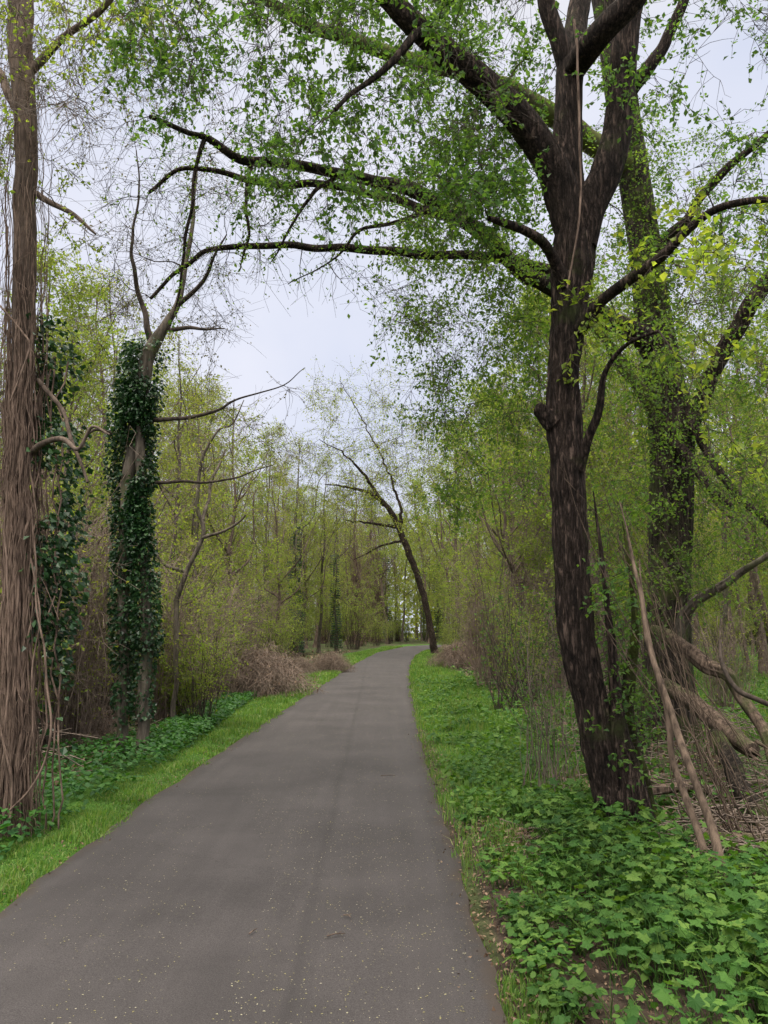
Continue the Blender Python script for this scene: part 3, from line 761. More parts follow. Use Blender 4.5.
# ---- the mossy tree behind it
def mossy_tree():
    rng = np.random.default_rng(12)
    Y = 11.5
    base = G(668, 738); base[2] -= .05; base[1] = Y; base[0] = at(668, 738, Y)[0]
    t = empty('mossy_tree', base, 'thick mossy tree behind the forked tree with leafy sleeves on its trunk', 'tree')
    mb = MB()
    P, r = limb([(668, 752, 80), (668, 735, 62), (668, 700, 50), (668, 650, 46), (669, 580, 43), (671, 500, 42), (671, 430, 42), (662, 370, 37), (652, 310, 33), (645, 250, 30), (635, 180, 28), (622, 100, 26), (612, 30, 25), (605, -40, 28), (600, -120, 20)], Y, .04)
    tubes(mb, P, r, 56, disp=bark_disp(.014, 9, 23)); mb.obj('trunk', M['bark_moss'], t, base)
    skel = [P[len(P) // 3:]]; srad = [r[len(P) // 3:]]
    limbs = [
        [(655, 345, 26, Y), (620, 325, 20, 10.8), (575, 300, 17, 10.0), (530, 275, 15, 9.4), (480, 232, 14, 8.9), (440, 205, 13, 8.6), (405, 187, 13, 8.4), (360, 178, 10, 8.1), (300, 167, 9, 7.8), (240, 157, 8, 7.5), (192, 132, 5, 7.3), (148, 116, 4, 7.2)],
        [(455, 218, 11, 8.7), (420, 208, 9, 8.5), (370, 192, 7, 8.3), (310, 184, 7, 8.1), (250, 180, 6, 7.9), (195, 166, 4, 7.7), (150, 190, 3, 7.6)],
        [(575, 302, 13, 10.0), (540, 266, 11, 9.6), (480, 256, 9, 9.2), (420, 253, 8, 9.0), (350, 248, 7, 8.8), (280, 245, 6, 8.6), (225, 248, 5, 8.4), (185, 262, 4, 8.3), (150, 300, 3, 8.2)],
        [(630, 170, 24, Y), (590, 140, 19, 11), (540, 108, 17, 10.5), (480, 78, 15, 10), (420, 62, 13, 9.6), (370, 45, 12, 9.3), (300, 20, 10, 9), (230, -20, 8, 8.8)],
        [(676, 455, 22, Y), (695, 415, 17, 11.2), (712, 375, 16, 10.9), (735, 330, 16, 10.6), (765, 285, 15, 10.3), (810, 235, 13, 10)],
        [(335, 178, 5, 8.0), (310, 198, 3.5, 7.9), (290, 226, 2.5, 7.8), (272, 262, 1, 7.7)],
        [(252, 160, 4, 7.6), (249, 195, 3, 7.5), (246, 232, 2.4, 7.5), (240, 268, 1, 7.4)],
        [(430, 208, 5, 8.5), (395, 222, 3.5, 8.3), (360, 232, 3, 8.2), (330, 262, 1.6, 8.1), (290, 285, .8, 8)],
        [(205, 138, 4, 7.35), (192, 170, 3, 7.3), (189, 215, 3, 7.3), (180, 270, 2.4, 7.3), (168, 330, 1, 7.3)],
        [(664, 420, 18, Y), (640, 390, 12, 11.3), (618, 360, 11, 11.1), (600, 335, 7, 11), (585, 300, 5, 11)],
        [(685, 395, 9, 11.3), (700, 440, 9, 11), (725, 480, 8, 10.7), (750, 510, 7, 10.5), (790, 545, 5, 10.3)],
        [(668, 440, 10, 11.3), (688, 455, 9, 10.9), (705, 485, 8, 10.5), (730, 508, 7, 10.3)],
        [(645, 260, 14, Y), (680, 225, 9, 11), (720, 175, 8, 10.7), (760, 140, 6, 10.4), (800, 100, 4, 10)],
        [(622, 100, 16, Y), (650, 65, 11, 11.2), (680, 10, 9, 11), (700, -50, 6, 10.8)],
    ]
    for i, rows in enumerate(limbs):
        m2 = MB(); b, q = limb(rows, None, .05, .035, i + 40)
        tubes(m2, b, q, 16, disp=bark_disp(.006, 12, i)); m2.obj('limb', M['limb_moss'] if i in (3, 9) else M['bark_dark'], t, base)
        skel.append(b); srad.append(q)
    T = targets([(395, 545, 215, 330, 7.8, 10.5, 120), (430, 545, 330, 430, 8, 11, 85), (440, 545, 420, 520, 9, 13, 55), (590, 800, 260, 430, 8, 12.5, 170), (590, 800, 430, 600, 8, 13.5, 170),
                 (580, 780, 120, 300, 10, 13, 90), (110, 300, 120, 300, 7.0, 9, 55), (300, 420, 160, 300, 8, 9.5, 30), (380, 440, 300, 440, 8, 9.5, 12), (380, 560, 20, 200, 9, 12, 60)], rng)
    br = grow(np.concatenate(skel), np.concatenate(srad), T, rng, droop=.05, rmax=.022, uppen=-.1, rfac=.006, wob=.14)
    brA = [b for b in br if b[0][-1][0] > -.35 * 1]
    brB = [b for b in br if b[0][-1][0] <= -.35]
    m3 = MB(); add_branches(m3, br, 5, 1)
    P2, R2 = twigs_on(brA, (5, 9), .45, rng, droop=.2); tubes(m3, P2, R2, 3, 1); C = leaf_sites(P2, 11, rng, .04); C = C[vnoise(C[:, 0] * 2, C[:, 1] * 2, C[:, 2] * 2) + rng.normal(0, .15, len(C)) > -.15]; leaves(m3, C, .056, 0, up=.5, droop=.2, rng=rng)
    P2, R2 = twigs_on(brB, (6, 10), .5, rng, droop=.15); tubes(m3, P2, R2, 3, 1); leaves(m3, leaf_sites(P2, 2, rng, .03), .032, 0, rng=rng)
    m3.obj('crown', [M['leaf_fresh'], M['twig']], t, base, smooth=False)
    # leaf sleeves on trunk and mossy limbs
    m4 = MB()
    C, d = around(P, r, 5200, rng, (0, .22), (2.6, 11), (-PI / 2, 1.3)); kk = vnoise(C[:, 0] * 2.5, C[:, 1] * 2.5, C[:, 2] * 2.5) > -.1; C, d = C[kk], d[kk]; leaves(m4, C, .062, 0, up=.3, droop=.2, rng=rng, D=d + rng.normal(size=d.shape) * .5)
    for b, q in list(zip(skel, srad))[1:]:
        C, d = around(b, q, 150, rng, (0, .07)); leaves(m4, C, .05, 0, rng=rng)
    m4.obj('leaf_sleeve', [M['leaf_fresh']], t, base, smooth=False)
mossy_tree()

def vine_strands(mb, P, Rr, n, rng, zr, off=(.0, .05), rad=(.004, .011), drift=.06, ang=(0, PI), m=0):
    """old climber stems running up a trunk"""
    for _ in range(n):
        z0, z1 = zr[0], rng.uniform(zr[0] + .6 * (zr[1] - zr[0]), zr[1])
        ok = np.where((P[:, 2] >= z0) & (P[:, 2] <= z1))[0]
        k = 40
        i = np.linspace(ok[0], ok[-1], k).astype(int)
        a = rng.normal(*ang) + np.cumsum(rng.normal(0, .09, k))
        o = Rr[i] + rng.uniform(*off) + drift * np.abs(vnoise(np.arange(k) * .22 + rng.uniform(0, 99), rng.uniform(0, 99)))
        Q = P[i] + np.stack([np.cos(a) * o, np.sin(a) * o, np.zeros(k)], 1)
        Q = spline(Q, 90)
        r0 = rng.uniform(*rad)
        tubes(mb, Q, np.full(90, r0) * (1 + .25 * vnoise(np.arange(90) * .3, r0 * 9999)), 6, m)

# ---- the trunk wrapped in dead climber at the other verge
def vine_tree():
    rng = np.random.default_rng(13)
    Y = 6.4
    base = at(16, 822, Y); base[2] = float(gz(base[0], Y)) - .05
    t = empty('vine_hung_tree', base, 'straight trunk wrapped in hanging dead vines with dark ivy on its back', 'tree')
    mb = MB()
    P, r = limb([(12, 840, 34), (14, 822, 25), (16, 760, 20), (18, 650, 19), (20, 520, 19), (22, 400, 20), (24, 300, 21), (25, 200, 20), (24, 100, 19), (20, 0, 19), (14, -120, 14), (10, -220, 8)], Y, .03, .015, 3)
    tubes(mb, P, r, 40, disp=bark_disp(.008, 15, 33)); mb.obj('trunk', M['bark_brown'], t, base)
    skel = [P[len(P) // 3:]]; srad = [r[len(P) // 3:]]
    for i, rows in enumerate([
        [(30, 455, 7, Y), (45, 442, 6, Y - .2), (62, 438, 5, Y - .3), (76, 448, 4, Y - .35), (92, 428, 3, Y - .4), (110, 436, 2, Y - .45)],
        [(38, 380, 5, Y), (58, 405, 4, Y - .1), (72, 440, 4, Y - .2), (86, 482, 3, Y - .3)],
        [(28, 190, 7, Y), (58, 205, 5, Y), (80, 220, 4, Y - .1), (97, 234, 2, Y - .2)],
        [(22, 80, 9, Y), (60, 40, 6, Y), (110, 0, 5, Y - .3), (160, -60, 4, Y - .5)],
        [(24, 120, 9, Y), (-10, 60, 6, Y + .2), (-60, 0, 4, Y)]]):
        m2 = MB(); b, q = limb(rows, None, .03, .02, i); tubes(m2, b, q, 10); m2.obj('limb', M['bark_brown'], t, base); skel.append(b); srad.append(q)
    mv = MB()
    vine_strands(mv, P, r, 18, rng, (base[2], 4.9), (.0, .02), (.007, .014), .03, (-PI / 2, 1.1))
    vine_strands(mv, P, r, 34, rng, (base[2], 5.6), (.0, .04), (.003, .007), .06, (-PI / 2, 1.3))
    vine_strands(mv, P, r, 44, rng, (base[2], 7.0), (.0, .06), (.0015, .0035), .09, (-PI / 2, 1.5))
    # loose loops that swing clear of the trunk
    for rows in ([(10, 810, 4), (30, 790, 4), (46, 755, 4), (50, 710, 4), (44, 660, 4), (36, 600, 3), (34, 520, 3)], [(0, 845, 4), (6, 800, 4), (3, 740, 4), (8, 650, 4), (5, 560, 3), (10, 480, 3)],
                 [(20, 770, 3), (34, 730, 3), (30, 680, 3), (40, 620, 3), (30, 560, 3)], [(-5, 300, 4), (20, 330, 4), (30, 350, 3), (12, 400, 3)], [(8, 835, 5), (12, 790, 5), (-4, 700, 4), (2, 600, 4)]):
        b, q = limb([(a, b_, w * .55) for a, b_, w in rows], Y - .28, .03, .02, rows[0][1]); tubes(mv, b, q, 6)
    for _ in range(420):
        i = rng.integers(0, len(P)); a = rng.normal(-PI / 2, 1.3); o = r[i] + rng.uniform(.01, .07)
        s0 = P[i] + np.array([math.cos(a) * o, math.sin(a) * o, 0]); L = rng.uniform(.2, .9)
        e = s0 + np.array([rng.normal() * .12, rng.normal() * .1 - .05, -L])
        tubes(mv, spline(np.array([s0, (s0 + e) / 2 + rng.normal(size=3) * .05, e]), 8), np.full(8, rng.uniform(.0012, .003)), 3)
    mv.obj('hanging_vines', M['vine'], t, base)
    mi = MB()
    for (z0, z1, n, o) in ((.7, 4.3, 2600, .34), (1.6, 4.0, 1500, .46)):
        C, d = around(P, r, n, rng, (.02, o), (z0, z1), (.75, .55)); C[:, 0] += .0
        k = vnoise(C[:, 0] * 3, C[:, 1] * 3, C[:, 2] * 2.2) > -.25
        leaves(mi, C[k], .062, 0, up=.25, droop=.5, width=.85, rng=rng, D=d[k] * .6 + rng.normal(size=(k.sum(), 3)) * .4)
    for sgn in range(5):
        b = P[::6] + np.array([.10 + .05 * sgn, .08, 0]) + rng.normal(size=P[::6].shape) * .02; b = b[(b[:, 2] < 4)]; tubes(mi, b, np.full(len(b), .008), 5, 1)
    mi.obj('ivy', [M['ivy'], M['vine']], t, base, smooth=False)
    T = targets([(-60, 120, -60, 120, 5, 7.8, 130), (-40, 90, 100, 250, 5.4, 7.4, 30), (60, 180, -40, 60, 5, 7.5, 30)], rng)
    br = grow(np.concatenate(skel), np.concatenate(srad), T, rng, rmax=.015, uppen=-.1, rfac=.006, wob=.15)
    crown('crown', t, base, br, rng, (5, 9), .34, 8, .045, 'leaf_spring', 'twig_pale', .15)
vine_tree()

# ---- the twin-stemmed ivy tree
def ivy_tree():
    rng = np.random.default_rng(14)
    Y = 10.2
    base = G(132, 752); base[1] = Y; base[0] = at(132, 752, Y)[0]; base[2] -= .05
    t = empty('ivy_clad_tree', base, 'twin-stemmed tree sleeved in dark glossy ivy up to its bare forked top', 'tree')
    A, ra = limb([(120, 760, 15), (121, 740, 11), (123, 660, 10), (124, 580, 11), (127, 500, 12), (134, 430, 13), (143, 380, 14), (152, 345, 13), (166, 326, 9), (180, 295, 6), (189, 250, 4), (195, 190, 3), (199, 150, 1.5)], Y, .04, .02, 1)
    B, rb = limb([(143, 764, 15), (143, 740, 11), (145, 680, 11), (148, 640, 11), (146, 590, 10), (141, 540, 9), (140, 470, 9), (143, 400, 9), (148, 352, 10)], Y - .1, .04, .02, 2)
    m1 = MB(); tubes(m1, A, ra, 18, disp=bark_disp(.006, 14, 2)); m1.obj('trunk', M['bark_grey'], t, base)
    m1 = MB(); tubes(m1, B, rb, 18, disp=bark_disp(.006, 14, 9)); m1.obj('trunk', M['bark_grey'], t, base)
    skel = [A[len(A) // 2:]]; srad = [ra[len(A) // 2:]]
    for i, rows in enumerate([
        [(152, 345, 7, Y), (142, 305, 5, Y), (135, 270, 4, Y - .2), (130, 245, 3, Y - .3), (140, 200, 2, Y - .4), (136, 150, 1, Y - .5)],
        [(178, 305, 5, Y), (200, 285, 4, Y - .2), (212, 262, 3, Y - .4), (225, 235, 1.2, Y - .5)],
        [(150, 420, 5, Y - .1), (190, 418, 4, Y - .3), (215, 410, 3, Y - .4), (240, 398, 2, Y - .5), (280, 385, 1.2, Y - .7), (305, 368, .7, Y - .8)],
        [(148, 482, 4, Y), (190, 482, 3, Y), (235, 478, 1.8, Y + .1), (275, 465, .8, Y + .2)],
        [(170, 330, 5, Y), (200, 328, 3, Y - .2), (225, 330, 1, Y - .3)],
        [(140, 440, 4, Y), (100, 430, 3, Y - .2), (85, 440, 2, Y - .3)]]):
        m2 = MB(); b, q = limb(rows, None, .04, .03, i + 5); tubes(m2, b, q, 8); m2.obj('limb', M['twig'], t, base); skel.append(b); srad.append(q)
    mi = MB()
    def ivy(P, r, n, z0, z1, o, bias=None):
        C, d = around(P, r, n, rng, (.01, o), (z0, z1), bias)
        k = vnoise(C[:, 0] * 3.4, C[:, 1] * 3.4, C[:, 2] * 2.1) + .5 * vnoise(C[:, 0] * 9, C[:, 1] * 9, C[:, 2] * 6) > -.32
        leaves(mi, C[k], .055, 0, up=.25, droop=.55, width=.9, rng=rng, D=d[k] * .6 + rng.normal(size=(k.sum(), 3)) * .4)
    ivy(A, ra, 2600, 1.15, 3.6, .11); ivy(B, rb, 2800, 1.3, 3.5, .12)
    ivy(A, ra, 400, .4, 1.2, .06); ivy(B, rb, 300, .5, 1.3, .06)
    ivy(A, ra, 4200, 3.2, 5.5, .27, (PI, 1.2)); ivy(B, rb, 2400, 3.2, 4.9, .17); ivy(A, ra, 2400, 3.0, 5.0, .16, (-PI / 2, .9)); ivy(B, rb, 2000, 2.6, 4.7, .12, (-PI / 2, .9))
    mi.obj('ivy', [M['ivy']], t, base, smooth=False)
    T = targets([(60, 240, 90, 250, 8.5, 11.5, 55), (90, 240, 240, 345, 9, 11.5, 45), (180, 310, 360, 480, 9, 11, 14), (70, 130, 300, 420, 9.5, 11, 12)], rng)
    br = grow(np.concatenate(skel), np.concatenate(srad), T, rng, rmax=.014, uppen=-.1, rfac=.005, wob=.18)
    crown('crown', t, base, br, rng, (6, 11), .5, 5, .036, 'leaf_bud', 'twig', .1)
ivy_tree()

# ---- tree leaning over the bend, and the crooked sapling
def leaning_tree():
    rng = np.random.default_rng(15)
    Y = 52
    base = at(434, 654, Y); base[2] = 0
    t = empty('leaning_tree', base, 'slim tree leaning out over the far bend of the path', 'tree')
    P, r = limb([(435, 656, 11), (434, 650, 8), (430, 625, 6.5), (424, 598, 6.5), (416, 572, 6.5), (406, 545, 6.5), (397, 524, 6), (388, 508, 4.5), (372, 494, 3.5), (352, 488, 2.4), (325, 484, .8)], Y, .15, .05, 1)
    m = MB(); tubes(m, P, r, 16, disp=bark_disp(.02, 4, 1)); m.obj('trunk', M['bark_dark'], t, base)
    skel = [P]; srad = [r]
    for i, rows in enumerate([[(400, 530, 4, Y), (400, 508, 3, Y), (391, 478, 2.2, Y), (376, 446, 1.5, Y), (358, 412, 1, Y), (340, 380, .5, Y)], [(400, 527, 4, Y), (375, 524, 2.5, Y), (345, 520, .8, Y - 2)], [(384, 505, 4, Y), (365, 475, 3, Y - 1), (345, 455, 1.6, Y - 2), (320, 440, .7, Y - 2)],
                              [(404, 540, 3, Y), (385, 545, 2, Y), (355, 560, .8, Y)]]):
        m = MB(); b, q = limb(rows, None, .2, .1, i); tubes(m, b, q, 8); m.obj('limb', M['bark_dark'], t, base); skel.append(b); srad.append(q)
    T = targets([(305, 440, 370, 500, 46, 58, 150), (340, 430, 440, 540, 48, 56, 60), (300, 400, 480, 560, 48, 54, 14)], rng)
    br = grow(np.concatenate(skel), np.concatenate(srad), T, rng, rmax=.05, uppen=-.1, rfac=.012, wob=.2)
    m = MB(); add_branches(m, br, 4, 1); P2, R2 = twigs_on(br, (6, 10), 1.6, rng, r=.009); tubes(m, P2, R2, 3, 1); leaves(m, leaf_sites(P2, 6, rng, .1), .13, 0, rng=rng); m.obj('crown', [M['leaf_pale'], M['twig']], t, base, smooth=False)
leaning_tree()

def crooked_tree():
    rng = np.random.default_rng(16)
    Y = 13.0
    base = at(170, 725, Y); base[2] = float(gz(base[0], Y)) - .04
    t = empty('crooked_sapling', base, 'crooked bare-stemmed sapling with a kinked trunk beside the ivy-clad tree', 'tree')
    P, r = limb([(172, 728, 7), (175, 690, 5), (176, 640, 5), (178, 595, 5), (187, 570, 4.6), (200, 545, 4.4), (203, 525, 4.2), (197, 505, 4), (199, 480, 3.4), (205, 455, 3), (220, 430, 2.4), (232, 425, 1.8), (245, 400, .8)], Y, .05, .02, 4)
    m = MB(); tubes(m, P, r, 12, disp=bark_disp(.004, 14, 4)); m.obj('trunk', M['bark_grey'], t, base)
    skel = [P]; srad = [r]
    for i, rows in enumerate([[(202, 538, 4, Y), (225, 530, 3, Y), (245, 515, 2, Y)], [(203, 520, 4, Y), (212, 480, 3, Y + .3), (225, 450, 2, Y + .5)], [(185, 572, 4, Y), (160, 560, 3, Y), (150, 540, 2, Y)]]):
        m = MB(); b, q = limb(rows, None, .05, .03, i); tubes(m, b, q, 7); m.obj('limb', M['bark_grey'], t, base); skel.append(b); srad.append(q)
    T = targets([(160, 265, 395, 540, 12, 14.5, 60)], rng)
    br = grow(np.concatenate(skel), np.concatenate(srad), T, rng, rmax=.014, rfac=.005, wob=.2)
    crown('crown', t, base, br, rng, (5, 9), .5, 5, .05, 'leaf_pale', 'twig_pale', .15)
crooked_tree()

# ================================================================== fallen and leaning dead wood
def log(name, rows, label, cat, mat='deadwood', sides=36, amp=.016, group=None, Y=None, jag=True):
    P, r = limb(rows, Y, .025, .02, rows[0][0])
    b = P[0].copy()
    t = MB()
    tubes(t, P, r, sides, cap=True, disp=bark_disp(amp, 16, rows[0][0]))
    if jag:
        d = norm(P[-1] - P[-2]); rg = np.random.default_rng(int(rows[0][0]))
        for _ in range(7):
            s0 = P[-1] + rg.normal(size=3) * r[-1] * .5
            tubes(t, np.stack([s0 - d * .05, s0 + d * .05, s0 + d * rg.uniform(.08, .22)]), [r[-1] * .28, r[-1] * .2, .002], 5)
    o = t.obj(name, M[mat], None, b); o.location = b
    return tag(o, label, cat, group)
log('fallen_limb', [(650, 630, 13, 9.6), (668, 637, 15, 9.5), (690, 653, 14, 9.2), (708, 667, 14, 9.0), (728, 675, 13, 8.8), (742, 698, 12, 8.7), (765, 735, 11, 8.4), (785, 790, 10, 8.0)], 'thick broken limb sagging from the mossy tree towards the ground', 'fallen limb', 'deadwood')
log('bent_branch', [(676, 640, 11, 9.5), (684, 618, 12, 9.4), (696, 602, 11, 9.2), (715, 588, 10, 9.0), (735, 578, 8, 8.8), (760, 560, 6, 8.5), (800, 535, 5, 8.2)], 'bare branch curving upward out of the sagging broken limb', 'branch', 'bark_grey', jag=False)
log('fallen_log', [(666, 686, 15, 9.4), (685, 698, 16, 9.0), (705, 713, 17, 8.6), (728, 731, 18, 8.2), (752, 749, 16, 7.8)], 'pale weathered log with a splintered end lying beneath the broken limb', 'log', 'deadwood')
log('fallen_log', [(638, 794, 9, 7.0), (660, 790, 9, 7.1), (685, 786, 9, 7.2), (702, 787, 8, 7.25), (720, 795, 6, 7.3)], 'short thin log lying level beside the foot of the forked tree', 'log', 'deadwood')
log('leaning_log', [(715, 735, 14, 8.0), (728, 760, 16, 7.6), (742, 790, 17, 7.2), (762, 822, 18, 6.8), (785, 860, 18, 6.5)], 'dark mossy log slanting down into the brushwood', 'log', 'bark_moss')
log('fallen_log', [(700, 835, 9, 5.9), (730, 838, 10, 5.9), (768, 842, 10, 5.9), (820, 850, 9, 5.9)], 'half-buried brown log at the edge of the herb carpet', 'log', 'deadwood', jag=False)
log('dead_branch', [(720, 640, 3, 8.5), (722, 665, 4, 8.3), (738, 690, 5, 8.1), (760, 700, 5, 8.0), (790, 712, 5, 8)], 'thin forked dead branch hanging over the weathered log', 'branch', 'twig', 8, .003, jag=False)
log('leaning_pole', [(726, 880, 8, 4.85), (712, 838, 8, 4.95), (697, 795, 7, 5.05), (683, 755, 7, 5.15), (668, 705, 6, 5.3), (652, 655, 5, 5.45), (640, 605, 4, 5.6), (628, 545, 2.4, 5.8), (618, 500, 1, 6.0)], 'brown bare pole leaning against the forked tree, thicker one with its foot in the herbs', 'dead stem', 'pole', 14, .003, jag=False)
log('leaning_pole', [(707, 862, 8, 5.0), (697, 830, 7, 5.1), (684, 795, 7, 5.2), (674, 760, 6, 5.3), (668, 720, 6, 5.35), (655, 670, 5, 5.5), (646, 620, 3, 5.6), (640, 560, 1, 5.8)], 'split brown pole with a torn pale foot beside the thicker leaning pole', 'dead stem', 'pole', 12, .003, jag=False)

def stem_tangle(name, label, foot, tips, n, rad, mat, seed, cat='dead stems', leaf=None, sag=.15):
    """a clump of thin stems that rise from one foot"""
    rng = np.random.default_rng(seed)
    b = np.array(foot); t = empty(name, b, label, cat)
    m = MB(); A = []
    for i in range(n):
        f = b + rng.normal(size=3) * np.array([.16, .12, 0])
        q = tips[rng.integers(len(tips))]
        e = at(q[0] + rng.normal() * q[3], q[1] + rng.normal() * q[3], q[2] + rng.normal() * .2)
        mid = (f + e) / 2 + rng.normal(size=3) * .12 + np.array([0, 0, sag * rng.random()])
        P = spline(np.array([f, f + (mid - f) * .5 + rng.normal(size=3) * .05, mid, e + (mid - e) * .4 + rng.normal(size=3) * .06, e]), 16)
        A.append((P, np.linspace(1, .35, 16) * rng.uniform(*rad)))
    add_branches(m, A, 5); m.obj('stems', M[mat], t, b)
    if leaf:
        m = MB(); P2, R2 = twigs_on(A, (3, 6), .25, rng); tubes(m, P2, R2, 3, 1); leaves(m, leaf_sites(P2, leaf[1], rng, .03), leaf[2], 0, up=.5, rng=rng); m.obj('foliage', [M[leaf[0]], M['twig']], t, b, smooth=False)
    return t
g = G(690, 800)
stem_tangle('dead_stem_clump', 'clump of thin brown dead stems fanning upward beside the leaning poles', (g[0] - .25, 6.0, 0), [(640, 600, 6.0, 14), (625, 540, 6.2, 12), (610, 480, 6.3, 14), (655, 650, 5.8, 12), (600, 600, 5.9, 12), (650, 560, 6.1, 16), (585, 440, 5.9, 10), (560, 470, 5.85, 8), (640, 520, 6, 12)], 32, (.0025, .006), 'pole', 31)
g = G(548, 792)
stem_tangle('bare_shrub', 'clump of upright bare brown stems just ahead of the forked trunk on its path side', (g[0], g[1], g[2]), [(545, 660, g[1], 10), (535, 620, g[1], 16), (555, 600, g[1] + .3, 12), (520, 640, g[1], 14), (540, 560, g[1] + .2, 14), (500, 600, g[1] + .2, 14)], 48, (.0025, .006), 'twig_pale', 32, 'shrub', ('leaf_mid', 3, .045))
g = G(505, 715)
stem_tangle('stem_shrub', 'dark-stemmed shrub with fresh leaves standing on the verge behind the bare stems', (g[0], g[1], g[2]), [(490, 620, g[1], 14), (475, 640, g[1], 12), (515, 600, g[1] + .5, 16), (500, 560, g[1] + .3, 18), (530, 640, g[1], 12)], 22, (.006, .014), 'twig', 33, 'shrub', ('leaf_mid', 6, .06))
g = G(640, 770)
stem_tangle('leafy_shrub', 'loose green-leaved shrub filling the gap between forked and mossy trees', (g[0], g[1], g[2]), [(600, 600, g[1], 22), (620, 540, g[1], 25), (640, 620, g[1], 25), (600, 660, g[1], 18), (650, 580, g[1] + .6, 25), (610, 470, g[1] + .4, 20)], 26, (.004, .008), 'twig', 34, 'shrub', ('leaf_mid', 7, .055))
g = G(185, 725)
stem_tangle('budding_shrub', 'bright yellow-green budding shrub beside the ivy-clad stems', (g[0], g[1], g[2]), [(170, 650, g[1], 14), (190, 670, g[1], 14), (200, 640, g[1], 14), (175, 690, g[1], 12), (160, 660, g[1], 10)], 30, (.003, .006), 'twig', 35, 'shrub', ('leaf_spring', 15, .06))

# ================================================================== woodland prototypes
def proto_tree(name, seed, Ht, r0, kind):
    rng = np.random.default_rng(seed)
    t = empty(name, (0, 0, 0))
    k = 12
    z = np.linspace(0, Ht, k)
    lean = rng.normal(0, .05, 2)
    P = np.stack([lean[0] * z + np.cumsum(rng.normal(0, .012 * Ht / k * 6, k)) * (z > 0), lean[1] * z + np.cumsum(rng.normal(0, .012 * Ht / k * 6, k)), z], 1)
    P[0] = 0
    r = r0 * (1 - .88 * (z / Ht) ** .9); 
    A = spline(np.c_[P, r], 70); P, r = A[:, :3], np.maximum(A[:, 3], .01)
    r = r * (1 + .6 * np.exp(-P[:, 2] / .18)); P[0, 2] = -.15
    m = MB(); tubes(m, P, r, 14, disp=bark_disp(.012, 10, seed))
    skel, srad = [P[18:]], [r[18:]]
    # main forks
    nf = {'pole': 2, 'slender': 3, 'leafy': 6, 'vine': 4, 'ivy': 4}[kind]
    for _ in range(nf):
        i = rng.integers(22, 55); a = rng.uniform(0, 2 * PI); L = (Ht - P[i, 2]) * rng.uniform(.45, .8)
        d = norm(np.array([math.cos(a) * .6, math.sin(a) * .6, 1]))
        q = np.stack([P[i], P[i] + d * L * .35 * np.array([1.3, 1.3, .8]), P[i] + d * L * .7, P[i] + d * L]) + np.r_[np.zeros((1, 3)), rng.normal(size=(3, 3)) * .04 * L]
        q = spline(np.c_[q, np.linspace(r[i] * .65, .012, 4)], 20)
        tubes(m, q[:, :3], q[:, 3], 8); skel.append(q[:, :3]); srad.append(q[:, 3])
    n, rad, zlo, tl, per, lp, ls, lm = {
        'pole': (34, .10, .35, .7, (4, 7), 5, .085, 'leaf_pale'),
        'slender': (110, .17, .30, .75, (5, 9), 9, .095, 'leaf_pale'),
        'leafy': (180, .25, .20, .75, (6, 10), 11, .105, 'leaf_spring'),
        'vine': (90, .18, .26, .8, (5, 9), 5, .08, 'leaf_pale'),
        'ivy': (100, .2, .28, .75, (5, 9), 7, .09, 'leaf_pale')}[kind]
    T = []
    while len(T) < n:
        u = rng.random(); zz = Ht * (zlo + (1.02 - zlo) * u ** .8)
        rr = rad * Ht * (math.sin(PI * min(1, max(.08, (zz / Ht - zlo + .08) / (1.12 - zlo)))) ** .7) * math.sqrt(rng.random())
        a = rng.uniform(0, 2 * PI)
        p = np.array([rr * math.cos(a), rr * math.sin(a), zz])
        p[:2] += np.array([np.interp(zz, P[:, 2], P[:, 0]), np.interp(zz, P[:, 2], P[:, 1])])
        if vnoise(p[0] * .5 + seed, p[1] * .5, p[2] * .4) > -.22: T.append(p)
    br = grow(np.concatenate(skel), np.concatenate(srad), np.array(T), rng, rmax=.04, uppen=.7, rfac=.011, wob=.16)
    add_branches(m, br, 4)
    tm = {'pole': 'bark_brown', 'slender': 'bark_grey', 'leafy': 'bark_brown', 'vine': 'bark_brown', 'ivy': 'bark_grey'}[kind]
    m.obj('trunk', M[tm], t)
    m = MB(); P2, R2 = twigs_on(br, per, tl, rng, r=.006, droop=.15); tubes(m, P2, R2, 3, 1)
    q = P2[:, 0]; P3 = P2[vnoise(q[:, 0] * 1.1 + seed, q[:, 1] * 1.1, q[:, 2] * 1.1) + rng.normal(0, .12, len(P2)) > -.08]
    leaves(m, leaf_sites(P3, lp, rng, .05), ls, 0, up=.35, droop=.2, rng=rng)
    m.obj('crown', [M[lm], M['twig_pale']], t, smooth=False)
    if kind == 'vine':
        m = MB()
        vine_strands(m, P, r, 46, rng, (0, Ht * .66), (0, .16), (.008, .020), .40, (0, 2))
        for _ in range(260):
            i = rng.integers(8, 56); a = rng.uniform(0, 2 * PI); o = rng.uniform(.1, .9)
            s0 = P[i] + np.array([math.cos(a) * o, math.sin(a) * o, 0]); L = rng.uniform(.8, 3.0)
            e = s0 + np.array([rng.normal() * .5, rng.normal() * .5, -L]); e[2] = max(e[2], .05)
            tubes(m, spline(np.array([s0, (s0 + e) / 2 + rng.normal(size=3) * .25, e]), 10), np.full(10, .008), 3)
        m.obj('hanging_vines', M['vine'], t)
    if kind == 'ivy':
        m = MB(); C, d = around(P, r, 4200, rng, (.02, .32), (.3, Ht * .6))
        kk = vnoise(C[:, 0] * 2.5, C[:, 1] * 2.5, C[:, 2] * 1.5) > -.25
        leaves(m, C[kk], .10, 0, up=.2, droop=.5, width=.9, rng=rng, D=d[kk]); m.obj('ivy', [M['ivy']], t, smooth=False)
    return t

